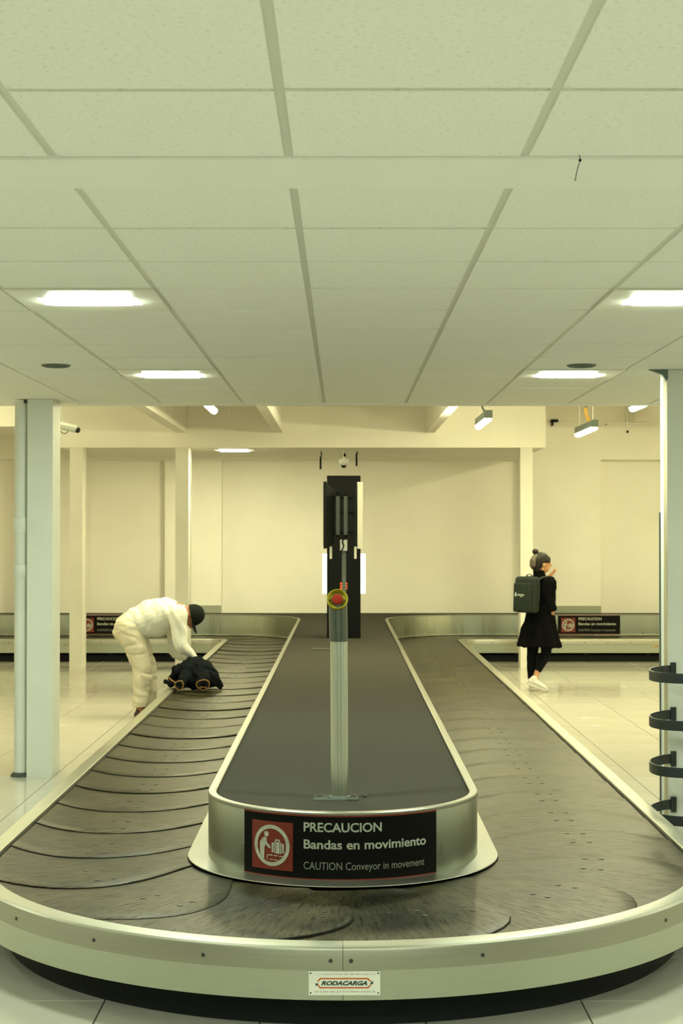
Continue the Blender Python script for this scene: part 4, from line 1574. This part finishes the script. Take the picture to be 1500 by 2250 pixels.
# patch pocket and belt loop seam
pk = MB()
pk.tube([Q(405, 965, YM - 0.205), Q(470, 985, YM - 0.215), Q(520, 985, YM - 0.20)], [(0.006, 0.020), (0.006, 0.022), (0.006, 0.020)], n=10)
build('pocket_flap', pk, M['trousers'], man, True)
for a_, s in ((an_n, 0), (an_f, 1)):
    sh = MB()
    h0 = Vector((a_.x - 0.06, a_.y, 0.0))
    if s == 0:
        h0.x = P(294, 1579, a_.y).x + 0.035
    sh.tube([h0 + Vector((0, 0, 0.045)), h0 + Vector((0.06, 0, 0.045)), h0 + Vector((0.14, 0, 0.036)), h0 + Vector((0.20, 0, 0.026))],
            [(0.037, 0.036), (0.040, 0.038), (0.044, 0.030), (0.036, 0.019)], lat=(0, 1, 0), n=14)
    sh.tube([h0 + Vector((0.012, 0, 0.05)), h0 + Vector((0.022, 0, 0.105))], [0.036, 0.034], n=12)
    sh.box(h0.x - 0.036, h0.x + 0.225, h0.y - 0.038, h0.y + 0.038, 0.002, 0.022)
    blob('shoe', sh, M['shoe_brown'], man, 0.007, 2)
# cap
cp = MB()
cc = HC + up * 0.022
prof = []
for i in range(9):
    a = PI / 2 * i / 8
    prof.append((0.118 * math.sin(a) * 1.0 - 0.005, 0.104 * math.cos(a) ** 0.9 if i < 8 else 0.0))
tmp = MB().lathe((0, 0, 0), (0, 0, 1), [(-0.016, 0.104)] + prof, 28)
cap_v = [cc + sd * (x * 0.86) + fw * (y * 1.02) + up * z for x, y, z in tmp.v]
cp.v = [tuple(v) for v in cap_v]
cp.f, cp.mi = tmp.f, tmp.mi
cap_o = build('cap', cp, M['cap'], man, True, 60)
cap_o['label'] = 'black baseball cap'
br = MB()
pts_t, pts_b = [], []
for i in range(13):
    a = -1.15 + 2.3 * i / 12
    rin = 0.098
    ib = cc + sd * (rin * 0.86 * math.sin(a)) + fw * (rin * math.cos(a)) - up * 0.004
    ex = 0.088 * max(0.0, math.cos(a * 1.3)) ** 0.6
    ob = ib + fw * ex - up * (0.006 + 0.050 * math.sin(a) ** 2 * (ex / 0.088) - ex * 0.05)
    pts_t.append((ib, ob))
for i in range(12):
    a0, b0 = pts_t[i]
    a1, b1 = pts_t[i + 1]
    th = up * 0.004
    br.hexa([a0, b0, b1, a1, a0 + th, b0 + th, b1 + th, a1 + th])
build('brim', br, M['cap'], cap_o, True, 50)
ey = MB()
for s in (-1, 1):
    ey.ell(HC + sd * s * 0.032 + fw * 0.088 + up * 0.006, 0.012, 0.007, 0.006, hrot, n=10)
build('eyes', ey, M['eye'], man, True)
build('mouth', MB().tube([HC + fw * 0.088 - up * 0.062 - sd * 0.02, HC + fw * 0.094 - up * 0.06, HC + fw * 0.088 - up * 0.062 + sd * 0.02], [0.004, 0.006, 0.004], n=8), M['lips'], man, True)

# ---------------------------------------------------------------- jacket on the belt
ja = thing('jacket', 'dark navy padded jacket with orange cuff trim heaped on the belt before the man', 'jacket', (Q(1000, 1100, 14.45).x, 14.45, 0.305))
JY = 14.52
b = MB()
top = Q(985, 812, YM - 0.08)
BZ = 0.318
def J(cx, cy, Y, z=None):
    p = Q(cx, cy, Y)
    if z is not None:
        p.z = z
    return p


b.tube([top, J(900, 880, JY), J(800, 950, JY), J(735, 985, JY - 0.02)], [(0.07, 0.055), (0.11, 0.075), (0.12, 0.075), (0.08, 0.035)], lat=(0, 1, 0))
b.tube([top, J(1080, 900, JY), J(1170, 1000, JY - 0.02), J(1270, 1085, JY - 0.03)], [(0.07, 0.055), (0.12, 0.095), (0.12, 0.085), (0.06, 0.030)], lat=(0, 1, 0))
b.tube([top, J(985, 920, JY - 0.05), J(975, 1040, JY - 0.12)], [(0.06, 0.08), (0.09, 0.10), (0.08, 0.10)], lat=(0, 1, 0))
b.tube([J(780, 1075, JY, BZ + 0.045), J(1000, 1085, JY, BZ + 0.065), J(1230, 1100, JY, BZ + 0.04)], [(0.14, 0.045), (0.16, 0.065), (0.12, 0.04)], lat=(0, 1, 0))
s1 = J(830, 1100, JY - 0.26)
s1.z = BZ + 0.058
b.tube([J(930, 900, JY - 0.05), J(885, 1010, JY - 0.15), s1], [0.070, 0.066, 0.050], n=16)
s2 = J(1080, 1105, JY - 0.26)
s2.z = BZ + 0.060
b.tube([J(1040, 900, JY - 0.05), J(1065, 1010, JY - 0.15), s2], [0.095, 0.085, 0.064], n=16)
b.tube([J(700, 1040, JY - 0.1, BZ + 0.06), J(745, 1090, JY - 0.14, BZ + 0.045)], [(0.06, 0.030), (0.05, 0.035)], lat=(0, 1, 0))


def pad_fold(co):
    q = math.sin(co.x * 60 + co.z * 45 + 6 * noise.noise(co * 6)) * 0.004
    return fold(0.010, 11.0, 1.7)(co) + q + ridge(co, 7.0, 0.016, 2.0, (1.4, 0.8, 0.7))


blob('shell', b, M['jacket'], ja, 0.008, 3, pad_fold)


def torus(mb, c, axis, R_, r, n=28, m_=8, sq=1.0):
    axis = Vector(axis).normalized()
    s = axis.cross(Vector((0, 0, 1))).normalized()
    o = s.cross(axis)
    b0 = len(mb.v)
    for i in range(n):
        a = 2 * PI * i / n
        rr = R_ * (1 + 0.06 * math.sin(3 * a + 1))
        cen = Vector(c) + s * math.cos(a) * rr + o * math.sin(a) * rr * sq
        rd = (s * math.cos(a) + o * math.sin(a))
        for k in range(m_):
            t_ = 2 * PI * k / m_
            mb.v.append(tuple(cen + rd * math.cos(t_) * r + axis * math.sin(t_) * r))
    for i in range(n):
        for k in range(m_):
            i2, k2 = (i + 1) % n, (k + 1) % m_
            mb.f.append([b0 + i * m_ + k, b0 + i2 * m_ + k, b0 + i2 * m_ + k2, b0 + i * m_ + k2])
            mb.mi.append(0)
    return mb


for c, axd, R_, sq in ((s1, (-0.12, -1, -0.1), 0.040, 1.05), (s2, (0.1, -1, -0.05), 0.060, 0.78)):
    axv = Vector(axd).normalized()
    cc_ = c + axv * 0.045
    cu = build('cuff_trim', torus(MB(), cc_, axv, R_, 0.0048, sq=sq), M['jacket_trim'], ja, True)
    cu['label'] = 'orange-brown cuff edge'
    s = axv.cross(Vector((0, 0, 1))).normalized()
    o_ = s.cross(axv)
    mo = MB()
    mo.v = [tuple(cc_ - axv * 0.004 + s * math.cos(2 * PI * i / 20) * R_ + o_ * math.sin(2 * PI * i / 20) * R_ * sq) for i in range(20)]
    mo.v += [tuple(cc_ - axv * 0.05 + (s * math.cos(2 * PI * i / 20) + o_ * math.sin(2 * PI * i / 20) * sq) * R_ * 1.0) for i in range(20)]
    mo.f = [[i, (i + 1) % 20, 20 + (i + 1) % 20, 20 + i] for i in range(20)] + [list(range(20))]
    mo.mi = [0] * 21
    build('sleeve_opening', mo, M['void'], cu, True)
e0, e1, e2 = J(692, 985, JY - 0.16), J(745, 1030, JY - 0.19), J(800, 1062, JY - 0.22)
build('hem_trim', MB().tube([e0, e1, e2], [0.005, 0.005, 0.005], n=8), M['jacket_trim'], ja, True)
lin = MB().tube([J(1040, 1108, s2.y - 0.04), J(1085, 1095, s2.y - 0.045), J(1120, 1115, s2.y - 0.04)], [0.008, 0.010, 0.008], n=8)
build('lining', lin, M['jacket_trim'], ja, True)

# ---------------------------------------------------------------- woman with a backpack
YWM = 17.40
def W(cx, cy, dY=0.0):
    return P(1090 + cx / 6.43, 1190 + cy / 6.43, YWM + dY)


wm = thing('person', 'woman in black coat and white sneakers with a backpack, standing at right', 'person', (W(600, 2050).x, YWM, 0))
ph = math.radians(40)
F = Vector((math.cos(ph), math.sin(ph), 0))
Rt = Vector((math.sin(ph), -math.cos(ph), 0))
Z = Vector((0, 0, 1))
hph = math.radians(14)
hF = Vector((math.cos(hph), math.sin(hph), -0.06)).normalized()
hR = Vector((math.sin(hph), -math.cos(hph), 0))
hU = hR.cross(hF)
hM = Matrix((hR, hF, hU)).transposed()
hc = W(652, 300)
neck = W(607, 470)
b = MB()
b.ell(hc + hU * 0.012, 0.070, 0.090, 0.100, hM)
b.ell(hc + hF * 0.030 - hU * 0.055, 0.050, 0.056, 0.056, hM)
b.tube([hc + hF * 0.084 + hU * 0.005, hc + hF * 0.105 - hU * 0.024, hc + hF * 0.084 - hU * 0.034], [0.008, 0.012, 0.010], n=10, lat=hR)
b.tube([hc + hF * 0.082 - hU * 0.052 - hR * 0.015, hc + hF * 0.090 - hU * 0.052, hc + hF * 0.082 - hU * 0.052 + hR * 0.015], [0.006, 0.009, 0.006], n=8)
for s in (-1, 1):
    b.ell(hc + hR * s * 0.070 - hF * 0.004 - hU * 0.018, 0.010, 0.017, 0.028, hM, n=12)
b.tube([hc - hU * 0.05 - hF * 0.01, neck + Z * 0.02, neck - Z * 0.06], [0.046, 0.045, 0.060], n=14)
ch = W(640, 640)
hipc = W(620, 1120)
b.tube([neck - Z * 0.04, ch + Z * 0.03, ch - Z * 0.12, hipc + Z * 0.08, hipc - Z * 0.06], [(0.08, 0.06), (0.155, 0.095), (0.135, 0.09), (0.14, 0.10), (0.155, 0.11)], lat=Rt, n=18)
shR, shL = W(690, 560, -0.12), W(690, 560, -0.12) - Rt * 0.34
shR = neck + Rt * 0.165 - Z * 0.085
shL = neck - Rt * 0.165 - Z * 0.085
elR = W(752, 830, -0.15)
wrR = W(790, 1005, -0.135)
elL = shL + F * 0.17 - Z * 0.17 - Rt * 0.02
wrL = W(735, 505, 0.10)
b.tube([shR, elR, wrR], [0.042, 0.034, 0.025], n=14)
b.tube([shL, elL, wrL], [0.042, 0.034, 0.025], n=14)
hand(b, wrR, W(762, 1110, -0.10) - wrR, -Rt + F * 0.2, 0.9, 0.4, 1)
hand(b, wrL, W(800, 440, 0.08) - wrL, Vector((-0.4, -0.3, 0.5)), 0.86, 0.15, 1)
hpA, knA, akA = hipc - Rt * 0.08 - Z * 0.05, W(505, 1620, 0.06), W(492, 1945, 0.05)
hpB, knB, akB = hipc + Rt * 0.07 - Z * 0.05, W(705, 1570, -0.02), W(563, 1880, -0.07)
akA.z = max(akA.z, 0.085)
for hp_, kn_, ak_ in ((hpA, knA, akA), (hpB, knB, akB)):
    b.tube([hp_, hp_ * 0.5 + kn_ * 0.5, kn_, kn_ * 0.65 + ak_ * 0.35, ak_ * 0.85 + kn_ * 0.15, ak_], [0.082, 0.066, 0.049, 0.049, 0.033, 0.031], n=14)
footB_h, footB_t = W(470, 2005, -0.10), W(700, 2085, -0.16)
b.tube([akB, footB_h * 0.6 + footB_t * 0.4 + Z * 0.035], [0.030, 0.026], n=12)
b.tube([akA, akA + F * 0.03 - Z * 0.03], [0.030, 0.026], n=12)
blob('body', b, M['skin_woman'], wm, 0.0065, 3)
# leggings
b = MB()
for hp_, kn_, ak_, cut in ((hpA, knA, akA, 0.03), (hpB, knB, akB, 0.20)):
    e_ = ak_ * (1 - cut) + kn_ * cut
    b.tube([hp_, hp_ * 0.5 + kn_ * 0.5, kn_, kn_ * 0.62 + ak_ * 0.38, e_], [0.090, 0.075, 0.058, 0.056, 0.039], n=16)
blob('leggings', b, M['legging'], wm, 0.007, 3, fold(0.003, 16, 2.2))
# coat
b = MB()
b.tube([neck - Z * 0.02, neck - Z * 0.075, ch, ch - Z * 0.15, hipc + Z * 0.10, hipc - Z * 0.02, W(606, 1300), W(604, 1478)],
       [(0.065, 0.055), (0.15, 0.085), (0.180, 0.12), (0.175, 0.125), (0.185, 0.135), (0.200, 0.150), (0.228, 0.190), (0.262, 0.222)], lat=Rt, n=24, cap='start')
b.tube([shR - Rt * 0.03, shR, shR * 0.5 + elR * 0.5, elR, elR * 0.35 + wrR * 0.65, elR * 0.14 + wrR * 0.86], [0.070, 0.072, 0.066, 0.060, 0.056, 0.054], n=16, cap='start')
b.tube([elR * 0.4 + wrR * 0.6, elR * 0.14 + wrR * 0.86], [0.060, 0.060], n=16, cap=False)
b.tube([shL + Rt * 0.03, shL, shL * 0.5 + elL * 0.5, elL, elL * 0.35 + wrL * 0.65, wrL * 0.9 + elL * 0.1], [0.070, 0.070, 0.064, 0.056, 0.048, 0.042], n=16)
# flared front panel of the coat
b.tube([W(790, 1130, -0.02), W(835, 1320, -0.02), W(858, 1492, -0.02)], [(0.04, 0.035), (0.05, 0.04), (0.055, 0.045)], lat=Rt, n=14, cap='start')
# collar
b.tube([neck - Z * 0.05, neck + Z * 0.02, W(590, 425)], [0.085, 0.064, 0.056], n=16, lat=Rt)


def coat_fold(co):
    lowf = max(0.0, min(1.0, (0.95 - co.z) / 0.4))
    q = math.sin(math.atan2(co.y - hipc.y, co.x - hipc.x) * 9 + 2 * noise.noise(co * 3)) * 0.012 * lowf
    return fold(0.006, 9.0, 5.5, (1, 1, 0.6))(co) + q


blob('coat', b, M['coat'], wm, 0.008, 3, coat_fold)
# hair
b = MB()
b.ell(hc + hU * 0.018 - hF * 0.013, 0.080, 0.099, 0.104, hM)
for sg in (1, -1):
    b.tube([hc + hF * 0.054 + hU * 0.060 + hR * sg * 0.032, hc + hF * 0.064 + hU * 0.015 + hR * sg * 0.036, hc + hF * 0.050 - hU * 0.012 + hR * sg * 0.050], [(0.022, 0.014), (0.024, 0.012), (0.014, 0.008)], lat=hU)
b.tube([hc - hF * 0.05 + hU * 0.02, hc - hF * 0.075 - hU * 0.04, hc - hF * 0.07 - hU * 0.095], [(0.06, 0.05), (0.055, 0.040), (0.045, 0.03)], lat=hR)
# keep the face clear: hair cut by a plane in front of the ears below the fringe
hair = blob('hair', b, M['hair'], wm, 0.0065, 2, fold(0.003, 40, 1.0))
bmh = bmesh.new()
bmh.from_mesh(hair.data)
dele = []
for v in bmh.verts:
    q = v.co - hc
    f_, u_, r_ = q.dot(hF), q.dot(hU), q.dot(hR)
    if (f_ > 0.030 and u_ < -0.004) or (-0.022 < f_ <= 0.030 and u_ < -0.006):
        dele.append(v)
bmesh.ops.delete(bmh, geom=dele, context='VERTS')
bmh.to_mesh(hair.data)
bmh.free()
tail = MB()
tail.tube([W(560, 205, -0.03), W(520, 270, -0.05), W(515, 340, -0.06), W(515, 375, -0.06)], [(0.030, 0.026), (0.042, 0.032), (0.040, 0.030), (0.020, 0.016)], lat=Rt)
blob('hair_tail', tail, M['hair_tail'], wm, 0.006, 2, fold(0.003, 30, 3.0))['label'] = 'lighter brown loose back hair'
bun = MB()
bun.ell(W(553, 140), 0.036, 0.034, 0.032)
bun.tube([W(553, 150), W(575, 185)], [0.024, 0.030], n=14)
blob('hair_bun', bun, M['hair'], wm, 0.006, 2, fold(0.004, 50, 9.0))
build('eyes', MB().ell(hc + hF * 0.076 + hR * 0.034 - hU * 0.002, 0.012, 0.008, 0.006, hM, n=10).ell(hc + hF * 0.076 - hR * 0.034 - hU * 0.002, 0.012, 0.008, 0.006, hM, n=10), M['eye'], wm, True)
build('earring', MB().ell(W(657, 378, -0.085), 0.005, 0.005, 0.007, n=8), M['earring'], wm, True)


def sneaker(heel, toe, rest, label=None):
    """heel and toe: points on the sole line"""
    d = (toe - heel)
    L = d.length
    d.normalize()
    u = (Z - d * Z.dot(d)).normalized()
    s = d.cross(u)
    mb = MB()
    mb.tube([heel + d * 0.035 + u * 0.048, heel + d * L * 0.35 + u * 0.050, heel + d * L * 0.65 + u * 0.042, heel + d * (L - 0.035) + u * 0.034],
            [(0.034, 0.036), (0.036, 0.036), (0.043, 0.028), (0.036, 0.022)], lat=s, n=14)
    mb.tube([heel + d * 0.055 + u * 0.05, heel + d * 0.06 + u * 0.088], [(0.034, 0.040), (0.032, 0.038)], lat=s, n=14)
    o = blob('sneaker', mb, M['sneaker'], wm, 0.006, 2)
    so = MB()
    ring = []
    for i in range(28):
        a = 2 * PI * i / 28
        x = math.cos(a)
        w_ = 0.034 + 0.010 * max(0, x)
        ring.append(heel + d * (L / 2 + L / 2 * x) + s * (w_ * math.copysign(abs(math.sin(a)) ** 0.75, math.sin(a))))
    so.prism(ring, u * 0.024)
    build('sole', so, M['sneaker'], o, True, 40)
    ou = MB().prism([p - u * 0.006 for p in ring], u * 0.006)
    build('outsole', ou, M['sole'], o, True, 40)
    for k in range(4):
        f_ = 0.42 + 0.09 * k
        c = heel + d * L * f_ + u * (0.089 - 0.012 * k)
        build('lace', MB().tube([c - s * 0.026 - u * 0.012, c, c + s * 0.026 - u * 0.012], [0.004] * 3, n=8), M['sneaker'], o, True)
    return o


tb = W(722, 2103, -0.16)
tb.z = 0.008
hb = W(437, 2015, -0.10)
hb = tb + (hb - tb).normalized() * 0.245
sneaker(hb, tb, 0)
ha = Vector((akA.x - 0.045 * F.x + 0.01, akA.y - 0.045 * F.y, 0.007))
sneaker(ha, ha + F * 0.245, 0)
# ---- backpack
bpw, bpd, bph = 0.30, 0.135, 0.445
pc = W(432, 1000, -0.28)
# centre of the pack's bottom on the woman's back
back = ch - F * (0.125 + bpd / 2 + 0.012)
zb, zt3 = W(430, 1010, -0.2).z, W(430, 495, -0.2).z
base = Vector((back.x - 0.028, back.y, zb))
bp = thing('backpack', 'grey-green backpack with a small white mark worn on the back of the woman', 'backpack', base)


def rounded(mb, c, ax, ay, az, hx, hy, hz, r, n=5):
    """rounded box by a super-ellipsoid-ish grid"""
    tmp = bmesh.new()
    bmesh.ops.create_cube(tmp, size=1.0)
    for v in tmp.verts:
        v.co = Vector((v.co.x * 2 * hx, v.co.y * 2 * hy, v.co.z * 2 * hz))
    bmesh.ops.bevel(tmp, geom=list(tmp.edges) + list(tmp.verts), offset=r, segments=n, affect='EDGES', profile=0.5)
    b0 = len(mb.v)
    tmp.verts.index_update()
    for v in tmp.verts:
        mb.v.append(tuple(Vector(c) + ax * v.co.x + ay * v.co.y + az * v.co.z))
    for f in tmp.faces:
        mb.f.append([b0 + v.index for v in f.verts])
        mb.mi.append(0)
    tmp.free()
    return mb


lean = (Z * 1.0 + F * 0.04).normalized()
hz = (zt3 - zb) / 2
pcn = base + lean * hz
mb = rounded(MB(), pcn, Rt, F, lean, bpw / 2, bpd / 2, hz, 0.045)
body = build('body', mb, M['backpack'], bp, True, 60)
mb = rounded(MB(), pcn - F * (bpd / 2 + 0.004) - lean * 0.03, Rt, F, lean, bpw / 2 - 0.02, 0.022, hz - 0.04, 0.02)
build('front_pocket', mb, M['backpack'], bp, True, 60)
outer = -F
po = pcn - F * (bpd / 2 + 0.0275)
# zips: an arched line on the side and on the front
zp = MB()
sidec = pcn + Rt * (bpw / 2 + 0.001)
zp.tube([sidec + F * 0.035 - lean * 0.07, sidec + F * 0.035 + lean * (hz - 0.09), sidec + F * 0.015 + lean * (hz - 0.045) - Rt * 0.006, sidec - F * 0.02 + lean * (hz - 0.018) - Rt * 0.03], [(0.006, 0.003)] * 4, lat=F, n=8)
zp.tube([sidec - F * 0.045 - lean * (hz - 0.06), sidec - F * 0.042 + lean * (hz - 0.10)], [(0.005, 0.003)] * 2, lat=F, n=8)
build('zip', zp, M['zip'], bp, True)
# carry handle and straps
build('carry_handle', MB().tube([pcn + lean * (hz - 0.002) - Rt * 0.05 + F * 0.03, pcn + lean * (hz + 0.022) - Rt * 0.02 + F * 0.03, pcn + lean * (hz + 0.022) + Rt * 0.02 + F * 0.03, pcn + lean * (hz - 0.002) + Rt * 0.05 + F * 0.03], [(0.010, 0.004)] * 4, lat=F, n=8), M['zip'], bp, True)
for s in (1, -1):
    st = [pcn + lean * (hz - 0.05) + Rt * s * 0.075 + F * (bpd / 2), neck + Rt * s * 0.095 - Z * 0.022 - F * 0.04, neck + Rt * s * 0.115 - Z * 0.030 + F * 0.05, ch + Rt * s * 0.115 + F * 0.095, ch + Rt * s * 0.10 - Z * 0.10 + F * 0.05]
    build('strap', MB().tube(st, [(0.027, 0.007)] * len(st), lat=Rt, n=10), M['backpack'], bp, True)
# pale mark: a slanted leaf shape and small illegible blocks
pm = lambda u, v: po + Rt * u + lean * v - F * 0.0012
mk = [[(-0.098, -0.018), (-0.085, -0.020), (-0.072, 0.004), (-0.076, 0.024), (-0.088, 0.030), (-0.092, 0.008)], [(-0.070, -0.016), (-0.060, -0.012), (-0.064, 0.002), (-0.072, -0.004)]]
x = -0.05
for w_, h_ in ((0.018, 0.016), (0.014, 0.013), (0.016, 0.013), (0.014, 0.014), (0.012, 0.013)):
    mk.append([(x, -0.008), (x + w_, -0.008), (x + w_ + 0.002, -0.008 + h_), (x + 0.002, -0.008 + h_)])
    x += w_ + 0.005
mk.append([(-0.02, -0.022), (0.025, -0.022), (0.025, -0.017), (-0.02, -0.017)])
build('white_mark', flat(mk, pm), M['pale_print'], bp)['label'] = 'small pale printed mark'
